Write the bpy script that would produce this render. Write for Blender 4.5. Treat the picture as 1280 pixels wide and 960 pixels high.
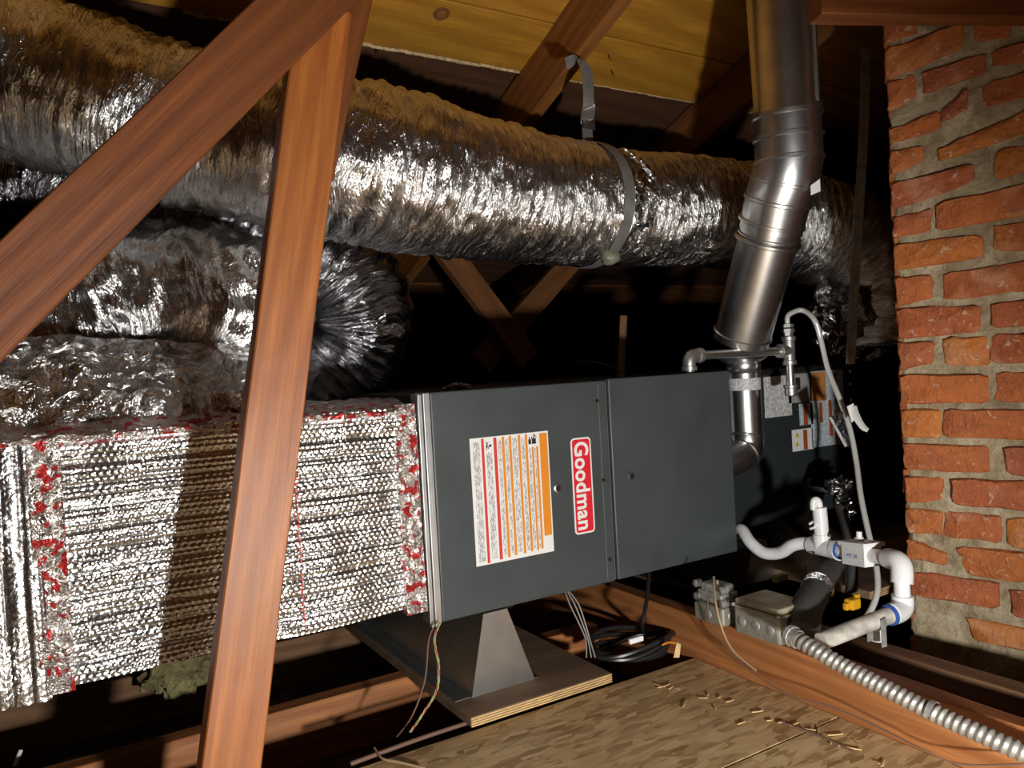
import bpy, bmesh, math, random
import numpy as np
from mathutils import Vector, Matrix, noise as mnoise
for o in list(bpy.data.objects): bpy.data.objects.remove(o)
SC = bpy.context.scene
COL = SC.collection
V = Vector
random.seed(7)
rng = np.random.default_rng(5)

# ------------------------------------------------------------ camera, light, exposure
FPX = 961.0
CAM = V((0, 0, .79))
HEAD, PITCH, ROLL = math.radians(31), math.radians(-1.13), .055
_F = V((math.sin(HEAD)*math.cos(PITCH), math.cos(HEAD)*math.cos(PITCH), math.sin(PITCH)))
_R0 = V((math.cos(HEAD), -math.sin(HEAD), 0)); _U0 = _R0.cross(_F)
_R = _R0*math.cos(ROLL) - _U0*math.sin(ROLL)
_U = _U0*math.cos(ROLL) + _R0*math.sin(ROLL)
cd = bpy.data.cameras.new('camera'); cam = bpy.data.objects.new('camera', cd); COL.objects.link(cam)
cd.sensor_width = 36; cd.lens = 36*FPX/1280; cd.clip_start = .02
m = Matrix((( _R.x, _U.x, -_F.x, CAM.x), (_R.y, _U.y, -_F.y, CAM.y), (_R.z, _U.z, -_F.z, CAM.z), (0, 0, 0, 1)))
cam.matrix_world = m
SC.camera = cam
w = bpy.data.worlds.new('world'); SC.world = w; w.use_nodes = True
w.node_tree.nodes['Background'].inputs[0].default_value = (.9, .62, .4, 1)
w.node_tree.nodes['Background'].inputs[1].default_value = .006
def lamp(name, loc, power, color, size, target=None, angle=None, blend=.5):
    ld = bpy.data.lights.new(name, 'SPOT' if angle else 'POINT'); ld.energy = power; ld.color = color; ld.shadow_soft_size = size
    lo = bpy.data.objects.new(name, ld); COL.objects.link(lo); lo.location = loc
    if angle:
        ld.spot_size = math.radians(angle); ld.spot_blend = blend
        lo.rotation_euler = (V(target)-V(loc)).to_track_quat('-Z', 'Y').to_euler()
    return lo
# the work light stands low on the floor to the right of the camera
LP = CAM + _R0*.50 - V((0, 0, .42)); LAZ, LEL = HEAD-math.radians(24), math.radians(1)
lamp('work_light', LP, 98, (1.0, .975, .93), .035, LP+V((math.sin(LAZ)*math.cos(LEL), math.cos(LAZ)*math.cos(LEL), math.sin(LEL))), 101, .5)
lamp('work_light_spill', LP-V((0, 0, .02)), 9, (1.0, .95, .88), .05)
SC.view_settings.view_transform = 'Standard'; SC.view_settings.look = 'None'
SC.view_settings.gamma = 1; SC.view_settings.use_curve_mapping = False
SC.view_settings.exposure = 0

# ------------------------------------------------------------ helpers
def P(px, py, X=None, Y=None, Z=None, t=None):
    """a point of the room seen at a photograph pixel, on the plane X=, Y= or Z= or at depth t"""
    d = _F + _R*((px-640)/FPX) + _U*((480-py)/FPX)
    if t is None:
        t = (X-CAM.x)/d.x if X is not None else (Y-CAM.y)/d.y if Y is not None else (Z-CAM.z)/d.z
    return CAM + d*t

def setp(o, label=None, cat=None, group=None, kind=None):
    if label: o['label'] = label
    if cat: o['category'] = cat
    if group: o['group'] = group
    if kind: o['kind'] = kind
    return o
def thing(name, label, cat, loc, group=None, kind=None):
    o = bpy.data.objects.new(name, None); COL.objects.link(o); o.location = loc; o.empty_display_size = .05
    return setp(o, label, cat, group, kind)
def wloc(p):
    v = V((0, 0, 0))
    while p is not None: v = v + p.location; p = p.parent
    return v

class MB:
    def __init__(s): s.v = []; s.f = []; s.uv = None
    def add(s, vs, fs):
        n = len(s.v); s.v += [tuple(x) for x in vs]; s.f += [tuple(i+n for i in f) for f in fs]; return s
    def box(s, a, b):
        x0, y0, z0 = a; x1, y1, z1 = b
        return s.hexa([(x0,y0,z0),(x1,y0,z0),(x1,y1,z0),(x0,y1,z0),(x0,y0,z1),(x1,y0,z1),(x1,y1,z1),(x0,y1,z1)])
    def hexa(s, c): return s.add(c, [(0,3,2,1),(4,5,6,7),(0,1,5,4),(1,2,6,5),(2,3,7,6),(3,0,4,7)])
    def bbox(s, a, b, e=.002):
        """bevelled box"""
        bm = bmesh.new(); bmesh.ops.create_cube(bm, size=1)
        a = V(a); b = V(b); c = (a+b)/2; d = b-a
        for q in bm.verts: q.co = V((q.co.x*d.x, q.co.y*d.y, q.co.z*d.z)) + c
        bmesh.ops.bevel(bm, geom=list(bm.edges), offset=e, segments=2, affect='EDGES', profile=.5)
        vs = [v.co.copy() for v in bm.verts]; fs = [[v.index for v in f.verts] for f in bm.faces]
        bm.free(); return s.add(vs, fs)
    def prism(s, poly, ext):
        n = len(poly); ext = V(ext); p = [V(q) for q in poly]
        return s.add(p + [q+ext for q in p], [tuple(range(n))[::-1], tuple(range(n, 2*n))] + [(i, (i+1) % n, n+(i+1) % n, n+i) for i in range(n)])
    def cyl(s, p0, p1, r0, r1=None, n=20, cap=True):
        return s.lathe(p0, p1, [(0, r0), (1, r0 if r1 is None else r1)], n, cap)
    def lathe(s, p0, p1, prof, n=24, cap=True):
        """prof: (fraction along p0->p1, radius)"""
        p0 = V(p0); p1 = V(p1); ax = (p1-p0); q = ax.to_track_quat('Z', 'Y'); X = q @ V((1,0,0)); Y = q @ V((0,1,0))
        vs = []; fs = []
        for (t, r) in prof:
            c = p0 + ax*t
            for k in range(n):
                a = 2*math.pi*k/n; vs.append(c + X*(r*math.cos(a)) + Y*(r*math.sin(a)))
        for i in range(len(prof)-1):
            for k in range(n): fs.append((i*n+k, i*n+(k+1) % n, (i+1)*n+(k+1) % n, (i+1)*n+k))
        if cap: fs.append(tuple(range(n))[::-1]); fs.append(tuple((len(prof)-1)*n+k for k in range(n)))
        return s.add(vs, fs)
    def tube(s, pts, r, n=12, sub=6, cap=True, disp=None, uv=False, smooth=True):
        c, rr = spline(pts, r, sub) if smooth else ([V(p) for p in pts], r if isinstance(r, (list, tuple)) else [r]*len(pts))
        T = [(c[min(i+1, len(c)-1)]-c[max(i-1, 0)]).normalized() for i in range(len(c))]
        nrm = T[0].orthogonal().normalized(); vs = []; fs = []; uvs = []; L = 0
        for i in range(len(c)):
            if i: L += (c[i]-c[i-1]).length
            nrm = (nrm - T[i]*nrm.dot(T[i])).normalized(); b = T[i].cross(nrm)
            for k in range(n):
                a = 2*math.pi*k/n; d = nrm*math.cos(a)+b*math.sin(a)
                q = rr[i] + (disp(L, a, rr[i], c[i]+d*rr[i]) if disp else 0)
                vs.append(c[i]+d*q)
                uvs.append((L, a))
        for i in range(len(c)-1):
            for k in range(n): fs.append((i*n+k, i*n+(k+1) % n, (i+1)*n+(k+1) % n, (i+1)*n+k))
        nf = len(fs)
        if cap: fs.append(tuple(range(n))[::-1]); fs.append(tuple((len(c)-1)*n+k for k in range(n)))
        s.add(vs, fs)
        if uv: s.uv = (uvs, n, rr)
        return s
    def sphere(s, c, r, n=12, m=8):
        vs = []; fs = []
        r = V(r) if not isinstance(r, (int, float)) else V((r, r, r)); c = V(c)
        for i in range(m+1):
            th = math.pi*i/m
            for k in range(n):
                a = 2*math.pi*k/n; vs.append(c+V((r.x*math.sin(th)*math.cos(a), r.y*math.sin(th)*math.sin(a), r.z*math.cos(th))))
        for i in range(m):
            for k in range(n): fs.append((i*n+k, (i+1)*n+k, (i+1)*n+(k+1) % n, i*n+(k+1) % n))
        return s.add(vs, fs)

def spline(pts, r, sub):
    p = [V(q) for q in pts]; n = len(p); rs = list(r) if isinstance(r, (list, tuple)) else [r]*n
    out = []; ro = []
    for i in range(n-1):
        a = p[max(i-1, 0)]; b = p[i]; c = p[i+1]; d = p[min(i+2, n-1)]
        for k in range(sub):
            t = k/sub
            out.append(.5*((2*b)+(c-a)*t+(2*a-5*b+4*c-d)*t*t+(3*b-a-3*c+d)*t**3))
            u = t*t*(3-2*t); ro.append(rs[i]*(1-u)+rs[i+1]*u)
    out.append(p[-1]); ro.append(rs[-1]); return out, ro

def part(name, mb, mat, parent=None, smooth=False, label=None, loc=None, mat_world=None):
    me = bpy.data.meshes.new(name)
    off = wloc(parent) if parent else V(loc or (0, 0, 0))
    if mat_world is None: vs = [V(v)-off for v in mb.v]
    else: vs = mb.v
    me.from_pydata([tuple(v) for v in vs], [], mb.f); me.validate(); me.update()
    if mb.uv:
        uvs, n, rr = mb.uv; lay = me.uv_layers.new(name='UVMap'); nv = len(uvs)
        arr = np.zeros(len(me.loops)*2)
        li = 0
        for pl in me.polygons:
            A = [uvs[i][1] if i < nv else 0 for i in pl.vertices]; wrap = max(A)-min(A) > math.pi
            for l in pl.loop_indices:
                i = me.loops[l].vertex_index; a = uvs[i][1]
                if wrap and a < math.pi: a += 2*math.pi
                arr[2*l] = uvs[i][0]; arr[2*l+1] = a*rr[i//n]
        lay.data.foreach_set('uv', arr)
    bm = bmesh.new(); bm.from_mesh(me); bmesh.ops.recalc_face_normals(bm, faces=bm.faces); bm.to_mesh(me); bm.free()
    if smooth:
        me.polygons.foreach_set('use_smooth', [True]*len(me.polygons))
        try: me.set_sharp_from_angle(angle=math.radians(42))
        except Exception: pass
    o = bpy.data.objects.new(name, me); COL.objects.link(o)
    if mat: me.materials.append(mat)
    if parent: o.parent = parent
    else: o.location = loc or (0, 0, 0)
    if mat_world is not None: o.matrix_local = Matrix.Translation(-off) @ mat_world if parent else mat_world
    if label: o['label'] = label
    return o
def solo(name, mb, mat, label, cat, group=None, smooth=False, kind=None):
    xs = np.array([tuple(v) for v in mb.v]); lo = xs.min(0); hi = xs.max(0)
    o = part(name, mb, mat, None, smooth, None, ((lo[0]+hi[0])/2, (lo[1]+hi[1])/2, lo[2]))
    return setp(o, label, cat, group, kind)
def beam(name, p0, p1, wide, thick, face, mat, parent=None, rough=.0012, seg=10, bev=.002):
    """timber from p0 to p1; 'face' is the normal of its wide side; worn slightly wavy"""
    p0 = V(p0); p1 = V(p1); L = (p1-p0).length; x = (p1-p0).normalized(); z = V(face); z = (z-x*z.dot(x)).normalized(); y = z.cross(x)
    M = Matrix(((x.x, y.x, z.x, p0.x), (x.y, y.y, z.y, p0.y), (x.z, y.z, z.z, p0.z), (0, 0, 0, 1)))
    mb = MB(); hw = wide/2; ht = thick/2; n = max(2, int(L/.06)); ring = [(-hw, -ht+bev), (-hw+bev, -ht), (hw-bev, -ht), (hw, -ht+bev), (hw, ht-bev), (hw-bev, ht), (-hw+bev, ht), (-hw, ht-bev)]
    sd = random.random()*99; vs = []; fs = []
    for i in range(n+1):
        q = L*i/n
        for (a, b) in ring:
            j = mnoise.noise(V((q*5, a*9+sd, b*9)))*rough*2
            vs.append((q, a+j, b+j))
    for i in range(n):
        for k in range(8): fs.append((i*8+k, i*8+(k+1) % 8, (i+1)*8+(k+1) % 8, (i+1)*8+k))
    fs += [tuple(range(8))[::-1], tuple(n*8+k for k in range(8))]
    mb.add(vs, fs)
    return part(name, mb, mat, parent, False, mat_world=M)

# ------------------------------------------------------------ materials
def mat(name):
    m = bpy.data.materials.new(name); m.use_nodes = True; nt = m.node_tree
    return m, nt, nt.nodes['Principled BSDF']
def nd(nt, typ, **kw):
    n = nt.nodes.new(typ)
    for k, v in kw.items():
        if k.startswith('i_'): n.inputs[k[2:].replace('_', ' ')].default_value = v
        else: setattr(n, k, v)
    return n
def mixc(nt, fac, a, b, blend='MIX'):
    n = nt.nodes.new('ShaderNodeMix'); n.data_type = 'RGBA'; n.blend_type = blend
    for s, v in ((0, fac), (6, a), (7, b)):
        if hasattr(v, 'is_linked') or hasattr(v, 'links'): nt.links.new(v, n.inputs[s])
        else: n.inputs[s].default_value = v if s == 0 else (*v[:3], 1)
    return n.outputs[2]
def ramp(nt, src, stops):
    n = nt.nodes.new('ShaderNodeValToRGB'); cr = n.color_ramp
    while len(cr.elements) < len(stops): cr.elements.new(.5)
    for e, (p, c) in zip(cr.elements, stops):
        e.position = p; e.color = (c, c, c, 1) if isinstance(c, (int, float)) else (*c, 1)
    nt.links.new(src, n.inputs[0]); return n.outputs[0]
def math_(nt, op, a, b=None):
    n = nt.nodes.new('ShaderNodeMath'); n.operation = op
    for i, v in enumerate((a, b)):
        if v is None: continue
        if hasattr(v, 'links'): nt.links.new(v, n.inputs[i])
        else: n.inputs[i].default_value = v
    return n.outputs[0]
def coords(nt, scale=(1, 1, 1), kind='Object', rnd=True, rot=(0, 0, 0)):
    tc = nt.nodes.new('ShaderNodeTexCoord'); mp = nt.nodes.new('ShaderNodeMapping'); mp.inputs['Scale'].default_value = scale; mp.inputs['Rotation'].default_value = rot
    src = tc.outputs[kind]
    if rnd:
        oi = nt.nodes.new('ShaderNodeObjectInfo'); vm = nt.nodes.new('ShaderNodeVectorMath'); vm.operation = 'ADD'
        cx = nt.nodes.new('ShaderNodeCombineXYZ')
        for i in range(3): nt.links.new(math_(nt, 'MULTIPLY', oi.outputs['Random'], 13.7+i*5), cx.inputs[i])
        nt.links.new(src, vm.inputs[0]); nt.links.new(cx.outputs[0], vm.inputs[1]); src = vm.outputs[0]
    nt.links.new(src, mp.inputs[0]); return mp.outputs[0]
def noise(nt, vec, scale, detail=4, rough=.55, dist=0.0):
    n = nd(nt, 'ShaderNodeTexNoise'); n.inputs['Scale'].default_value = scale; n.inputs['Detail'].default_value = detail
    n.inputs['Roughness'].default_value = rough; n.inputs['Distortion'].default_value = dist
    nt.links.new(vec, n.inputs['Vector']); return n.outputs['Fac']
def bump(nt, b, h, strength, dist, prev=None):
    n = nt.nodes.new('ShaderNodeBump'); n.inputs['Strength'].default_value = strength; n.inputs['Distance'].default_value = dist
    nt.links.new(h, n.inputs['Height'])
    if prev: nt.links.new(prev, n.inputs['Normal'])
    if b: nt.links.new(n.outputs[0], b.inputs['Normal'])
    return n.outputs[0]
def plain(name, c, rough=.5, metal=0, grime=.0, bmp=.0, scale=30, coat=0):
    m, nt, b = mat(name); b.inputs['Roughness'].default_value = rough; b.inputs['Metallic'].default_value = metal
    v = coords(nt)
    f = noise(nt, v, scale, 5)
    dark = tuple(x*(1-grime) for x in c)
    nt.links.new(mixc(nt, ramp(nt, f, [(.35, 1), (.65, 0)]), c, dark), b.inputs['Base Color'])
    r = nt.nodes.new('ShaderNodeMapRange'); nt.links.new(f, r.inputs[0]); r.inputs[3].default_value = max(.02, rough-.08); r.inputs[4].default_value = min(1, rough+.1)
    nt.links.new(r.outputs[0], b.inputs['Roughness'])
    if bmp: bump(nt, b, f, bmp, .004)
    b.inputs['Coat Weight'].default_value = coat
    return m
def wood(name, ca, cb, knots=True, rough=.62, grain=1.0):
    """grain along the local X axis of the timber"""
    m, nt, b = mat(name); b.inputs['Roughness'].default_value = rough
    v = coords(nt, (1.2, 16*grain, 16*grain))
    n1 = noise(nt, v, 2.2, 5, .6, 1.6)
    wv = nd(nt, 'ShaderNodeTexWave', wave_type='BANDS', bands_direction='DIAGONAL'); wv.inputs['Scale'].default_value = 1.1; wv.inputs['Distortion'].default_value = 7; wv.inputs['Detail'].default_value = 3; wv.inputs['Detail Scale'].default_value = .6
    nt.links.new(v, wv.inputs['Vector'])
    fine = noise(nt, coords(nt, (6, 150, 150)), 1.0, 3, .7)
    g = math_(nt, 'ADD', math_(nt, 'MULTIPLY', wv.outputs['Fac'], .4), math_(nt, 'MULTIPLY', n1, .6))
    col = mixc(nt, ramp(nt, g, [(.25, 0), (.75, 1)]), cb, ca)
    col = mixc(nt, ramp(nt, fine, [(.35, .45), (.6, 0)]), col, tuple(x*.55 for x in cb))
    big = noise(nt, coords(nt, (3, 5, 5)), 1.5, 4)
    col = mixc(nt, ramp(nt, big, [(.42, .5), (.62, 0)]), col, tuple(x*.6 for x in ca))
    nt.links.new(col, b.inputs['Base Color'])
    h = math_(nt, 'ADD', math_(nt, 'MULTIPLY', g, .5), fine)
    bump(nt, b, h, .35, .002)
    return m
M = {}
M['post'] = wood('reddish_fir', (.43, .14, .024), (.26, .07, .011), rough=.5)
M['brace'] = wood('dull_fir', (.22, .062, .010), (.12, .03, .005), rough=.55)
M['board'] = wood('golden_pine', (.60, .29, .03), (.40, .165, .014), rough=.6, grain=.5)
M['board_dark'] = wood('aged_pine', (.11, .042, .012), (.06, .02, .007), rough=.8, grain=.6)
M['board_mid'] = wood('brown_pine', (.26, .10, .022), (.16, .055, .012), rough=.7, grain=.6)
M['rafter'] = wood('rafter_fir', (.34, .13, .025), (.2, .065, .013), rough=.6)
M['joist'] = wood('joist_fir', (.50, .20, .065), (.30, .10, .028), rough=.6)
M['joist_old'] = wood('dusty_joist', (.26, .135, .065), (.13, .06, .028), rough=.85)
M['ply'] = wood('plywood_dusty', (.30, .19, .11), (.20, .125, .07), rough=.85, grain=.4)
M['ply_edge'] = plain('plywood_edge', (.72, .48, .2), .6, grime=.3)
M['splinter'] = plain('fresh_splinters', (.85, .62, .33), .7, grime=.5, scale=90)
M['chip'] = plain('wood_chip', (.72, .5, .24), .7, grime=.3)

def foil(name, kind='duct', base=(.82, .82, .82), rough=.2, fine=1.0):
    m, nt, b = mat(name); b.inputs['Metallic'].default_value = 1; b.inputs['Base Color'].default_value = (*base, 1); b.inputs['Roughness'].default_value = rough
    if kind == 'duct':      # UV: metres along the duct, metres round it; the film is gathered into folds that run round the duct
        v0 = coords(nt, (1, 1, 1), 'UV', False)
        nz = nd(nt, 'ShaderNodeTexNoise'); nz.inputs['Scale'].default_value = 5; nz.inputs['Detail'].default_value = 2; nt.links.new(v0, nz.inputs['Vector'])
        vm = nd(nt, 'ShaderNodeVectorMath', operation='MULTIPLY_ADD'); vm.inputs[1].default_value = (.09, .09, 0)
        nt.links.new(nz.outputs['Color'], vm.inputs[0]); nt.links.new(v0, vm.inputs[2])
        def mp(sc, rot=0):
            q = nd(nt, 'ShaderNodeMapping'); q.inputs['Scale'].default_value = sc; q.inputs['Rotation'].default_value = (0, 0, rot); nt.links.new(vm.outputs[0], q.inputs[0]); return q.outputs[0]
        def ridge(vec, s, d=3):
            f = noise(nt, vec, s, d, .6, .35); return math_(nt, 'ABSOLUTE', math_(nt, 'SUBTRACT', f, .5))
        a = ridge(mp((1, .10, 1), .22), 38*fine); c = ridge(mp((1, .16, 1), -.2), 135*fine, 4); e = ridge(mp((1, .7, 1)), 30*fine, 4)
        n1 = bump(nt, None, a, .8, .03); n2 = bump(nt, None, e, .35, .008, n1); bump(nt, b, c, .9, .012, n2)
    elif kind == 'crumple':
        v = coords(nt)
        vo = nd(nt, 'ShaderNodeTexVoronoi', feature='F1'); vo.inputs['Scale'].default_value = 24*fine; 
        nz = nd(nt, 'ShaderNodeTexNoise'); nz.inputs['Scale'].default_value = 9; nt.links.new(v, nz.inputs['Vector'])
        vm = nd(nt, 'ShaderNodeVectorMath', operation='MULTIPLY_ADD'); vm.inputs[1].default_value = (.12, .12, .12)
        nt.links.new(nz.outputs['Color'], vm.inputs[0]); nt.links.new(v, vm.inputs[2]); nt.links.new(vm.outputs[0], vo.inputs['Vector'])
        f = noise(nt, vm.outputs[0], 40*fine, 4, .6, .5)
        n1 = bump(nt, None, vo.outputs['Distance'], 1, .03); bump(nt, b, math_(nt, 'ABSOLUTE', math_(nt, 'SUBTRACT', f, .5)), 1, .02, n1)
    else:                    # bubble wrap and tape: relief is modelled, only small creases here
        v = coords(nt)
        f = noise(nt, v, 120, 3, .6, .4); g = noise(nt, v, 34, 3, .6, .8)
        n1 = bump(nt, None, g, .6, .006); bump(nt, b, f, .5, .0025, n1)
    return m
M['foil'] = foil('silver_duct_film', rough=.22)
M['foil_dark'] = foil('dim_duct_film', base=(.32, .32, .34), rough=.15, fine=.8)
M['foil_bubble'] = foil('bubble_foil', 'bubble', rough=.25, base=(.76, .77, .78))
M['foil_crumple'] = foil('crumpled_foil', 'crumple', rough=.18)
M['foil_black'] = foil('dark_plenum_wrap', 'bubble', base=(.06, .06, .065), rough=.3)
def tape_mat():
    """foil tape with a broken red print"""
    m, nt, b = mat('printed_foil_tape'); b.inputs['Roughness'].default_value = .22
    v = coords(nt, rnd=False)
    a = noise(nt, v, 55, 2, .5, .2); c = noise(nt, v, 120, 3)
    k = ramp(nt, a, [(.545, 0), (.58, 1)])
    nt.links.new(mixc(nt, k, (.72, .68, .66), (.42, .025, .022)), b.inputs['Base Color'])
    nt.links.new(math_(nt, 'SUBTRACT', 1.0, math_(nt, 'MULTIPLY', k, .6)), b.inputs['Metallic'])
    f = noise(nt, v, 60, 4, .6, 1.0)
    bump(nt, b, math_(nt, 'ABSOLUTE', math_(nt, 'SUBTRACT', f, .5)), 1, .012)
    return m
M['tape'] = tape_mat()
def galv(name, c=(.72, .72, .70), rough=.22, aniso=True):
    m, nt, b = mat(name); b.inputs['Metallic'].default_value = 1
    v = coords(nt); vo = nd(nt, 'ShaderNodeTexVoronoi'); vo.inputs['Scale'].default_value = 70; nt.links.new(v, vo.inputs['Vector'])
    f = noise(nt, v, 14, 4)
    nt.links.new(mixc(nt, ramp(nt, f, [(.35, 0), (.7, 1)]), c, tuple(x*.78 for x in c)), b.inputs['Base Color'])
    r = nt.nodes.new('ShaderNodeMapRange'); nt.links.new(vo.outputs['Color'], r.inputs[0]); r.inputs[3].default_value = rough-.008; r.inputs[4].default_value = rough+.014
    nt.links.new(r.outputs[0], b.inputs['Roughness']); bump(nt, b, f, .05, .003)
    return m
M['flue'] = galv('galvanized_flue', (.80, .81, .82), .30)
M['galv'] = galv('galvanized_sheet', (.62, .63, .63), .36)
M['pipe'] = galv('black_steel_pipe', (.75, .75, .73), .36)
M['fitting'] = plain('malleable_fitting', (.55, .55, .53), .42, .9, .2, .3, 60)
M['flexline'] = plain('coated_flex_line', (.78, .79, .76), .3, .35, .05)
M['bx'] = plain('flexible_conduit_steel', (.44, .42, .38), .5, .55, .3, 0, 25)
M['steelbox'] = plain('stamped_steel_box', (.46, .45, .37), .5, .55, .35, .2, 25)
M['boxlid'] = plain('dusty_steel_lid', (.55, .50, .36), .6, .3, .35, .2, 25)
M['lead'] = plain('weathered_zinc', (.50, .50, .48), .5, .6, .4, .4, 60)
M['pvc'] = plain('white_pvc', (.80, .81, .82), .28, 0, .04, 0)
M['pvc_old'] = plain('grimy_pvc', (.60, .57, .50), .5, 0, .55, .2, 35)
M['blue'] = plain('blue_primer', (.03, .10, .35), .4)
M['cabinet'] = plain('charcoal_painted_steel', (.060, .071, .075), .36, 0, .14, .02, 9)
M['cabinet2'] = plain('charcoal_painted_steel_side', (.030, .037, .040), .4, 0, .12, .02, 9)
M['seam'] = plain('dark_gap', (.008, .008, .008), .6)
M['edge'] = plain('bare_panel_edge', (.45, .47, .47), .35, .8)
M['black'] = plain('black_rubber', (.012, .012, .012), .45)
M['bundle'] = plain('black_cable_jacket', (.015, .015, .016), .35)
M['armaflex'] = plain('black_pipe_insulation', (.06, .055, .05), .8, 0, .3, .3, 60)
M['white'] = plain('white_sticker', (.80, .80, .78), .4, 0, .03)
M['red'] = plain('logo_red', (.68, .02, .035), .35)
M['red2'] = plain('label_red', (.62, .04, .035), .45)
M['orange'] = plain('label_orange', (.78, .27, .02), .45, 0, .12, 0, 400)
M['rust'] = plain('label_rust', (.38, .08, .03), .5)
M['sand'] = plain('warning_orange', (.60, .25, .07), .5)
M['yellow'] = plain('yellow_plastic', (.85, .45, .02), .35)
M['ylabel'] = plain('label_yellow', (.7, .55, .05), .45)
M['ink'] = plain('black_ink', (.02, .02, .02), .5)
M['white_plastic'] = plain('white_plastic', (.8, .8, .8), .3)
M['wire_red'] = plain('red_wire', (.35, .09, .06), .5)
M['wire_tan'] = plain('tan_wire', (.42, .30, .17), .5)
M['wire_green'] = plain('green_wire', (.28, .38, .12), .5)
M['wire_brown'] = plain('brown_wire', (.16, .09, .06), .55)
M['wire_grey'] = plain('grey_wire', (.28, .27, .25), .5)
M['film'] = plain('plastic_scrap', (.25, .25, .25), .2, .7, .2, .8, 60)
def printed(name, c=(.78, .78, .76), ink=(.35, .36, .38), sc=(500, 500, 150)):
    m, nt, b = mat(name); b.inputs['Roughness'].default_value = .45
    f = noise(nt, coords(nt, sc), 1, 2, .7)
    nt.links.new(mixc(nt, ramp(nt, f, [(.45, 0), (.55, 1)]), c, ink), b.inputs['Base Color']); return m
M['print'] = printed('fine_grey_print')
M['print_blue'] = printed('fine_blue_print', (.72, .78, .80), (.30, .42, .50))
def osb():
    m, nt, b = mat('strand_board'); b.inputs['Roughness'].default_value = .6
    v0 = coords(nt, rnd=False)
    cols = None; hs = None
    for i, (rot, s) in enumerate(((.35, 1), (-.5, 1.25), (1.2, 1.1))):
        mp = nd(nt, 'ShaderNodeMapping'); mp.inputs['Rotation'].default_value = (0, 0, rot); mp.inputs['Scale'].default_value = (20*s, 75*s, 1); mp.inputs['Location'].default_value = (i*3.3, i*7.1, 0)
        nt.links.new(v0, mp.inputs[0])
        vo = nd(nt, 'ShaderNodeTexVoronoi'); vo.inputs['Scale'].default_value = 1.0; vo.inputs['Randomness'].default_value = 1; nt.links.new(mp.outputs[0], vo.inputs['Vector'])
        sp = nd(nt, 'ShaderNodeSeparateColor'); nt.links.new(vo.outputs['Color'], sp.inputs[0])
        fl = ramp(nt, sp.outputs[0], [(0, (.30, .17, .07)), (.3, (.56, .38, .18)), (.6, (.70, .51, .27)), (.85, (.50, .33, .15)), (1, (.36, .22, .10))])
        if cols is None: cols = fl; hs = sp.outputs[1]
        else:
            k = ramp(nt, sp.outputs[2], [(.5, 0), (.52, 1)])
            cols = mixc(nt, k, cols, fl); hs = math_(nt, 'ADD', hs, math_(nt, 'MULTIPLY', sp.outputs[1], .5))
    dirt = noise(nt, v0, 5, 4)
    cols = mixc(nt, ramp(nt, dirt, [(.35, .3), (.55, 0)]), cols, (.30, .20, .11))
    nt.links.new(cols, b.inputs['Base Color']); bump(nt, b, hs, .25, .0012)
    return m
M['osb'] = osb()
def brickm():
    m, nt, b = mat('old_red_brick'); b.inputs['Roughness'].default_value = .8
    oi = nt.nodes.new('ShaderNodeObjectInfo')
    base = ramp(nt, oi.outputs['Random'], [(0, (.38, .095, .032)), (.25, (.48, .135, .027)), (.5, (.34, .088, .038)), (.75, (.54, .175, .026)), (1, (.42, .115, .036))])
    v = coords(nt)
    f = noise(nt, v, 22, 5, .6, .6); g = noise(nt, v, 60, 5, .65, 1); h = noise(nt, v, 9, 3, .5, .5)
    c = mixc(nt, ramp(nt, f, [(.3, .55), (.6, 0)]), base, (.26, .075, .035))
    c = mixc(nt, ramp(nt, h, [(.55, 0), (.75, .55)]), c, (.62, .36, .22))
    c = mixc(nt, ramp(nt, g, [(.60, 0), (.68, .75)]), c, (.60, .45, .33))
    nt.links.new(c, b.inputs['Base Color'])
    hh = math_(nt, 'ADD', f, math_(nt, 'MULTIPLY', g, .6)); bump(nt, b, hh, .9, .009)
    return m
M['brick'] = brickm()
def mortarm():
    m, nt, b = mat('lime_mortar'); b.inputs['Roughness'].default_value = .95
    v = coords(nt, rnd=False); f = noise(nt, v, 16, 6, .65, .5); g = noise(nt, v, 120, 4, .7)
    c = ramp(nt, f, [(.3, (.20, .15, .085)), (.5, (.38, .30, .185)), (.7, (.56, .48, .33))])
    nt.links.new(mixc(nt, ramp(nt, g, [(.3, .4), (.6, 0)]), c, (.15, .12, .085)), b.inputs['Base Color'])
    bump(nt, b, math_(nt, 'ADD', f, math_(nt, 'MULTIPLY', g, .4)), .9, .012)
    return m
M['mortar'] = mortarm()
def wool():
    m, nt, b = mat('mineral_wool'); b.inputs['Roughness'].default_value = 1
    v = coords(nt); f = noise(nt, v, 18, 6, .7, 1)
    nt.links.new(ramp(nt, f, [(.3, (.10, .08, .035)), (.6, (.36, .31, .14)), (.8, (.50, .44, .26))]), b.inputs['Base Color'])
    bump(nt, b, f, 1, .03); return m
M['wool'] = wool()
M['lath'] = plain('dusty_ceiling_back', (.10, .075, .055), .95, 0, .5, .6, 12)
M['wallwood'] = wood('wall_boards', (.26, .13, .05), (.15, .07, .025))

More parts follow.
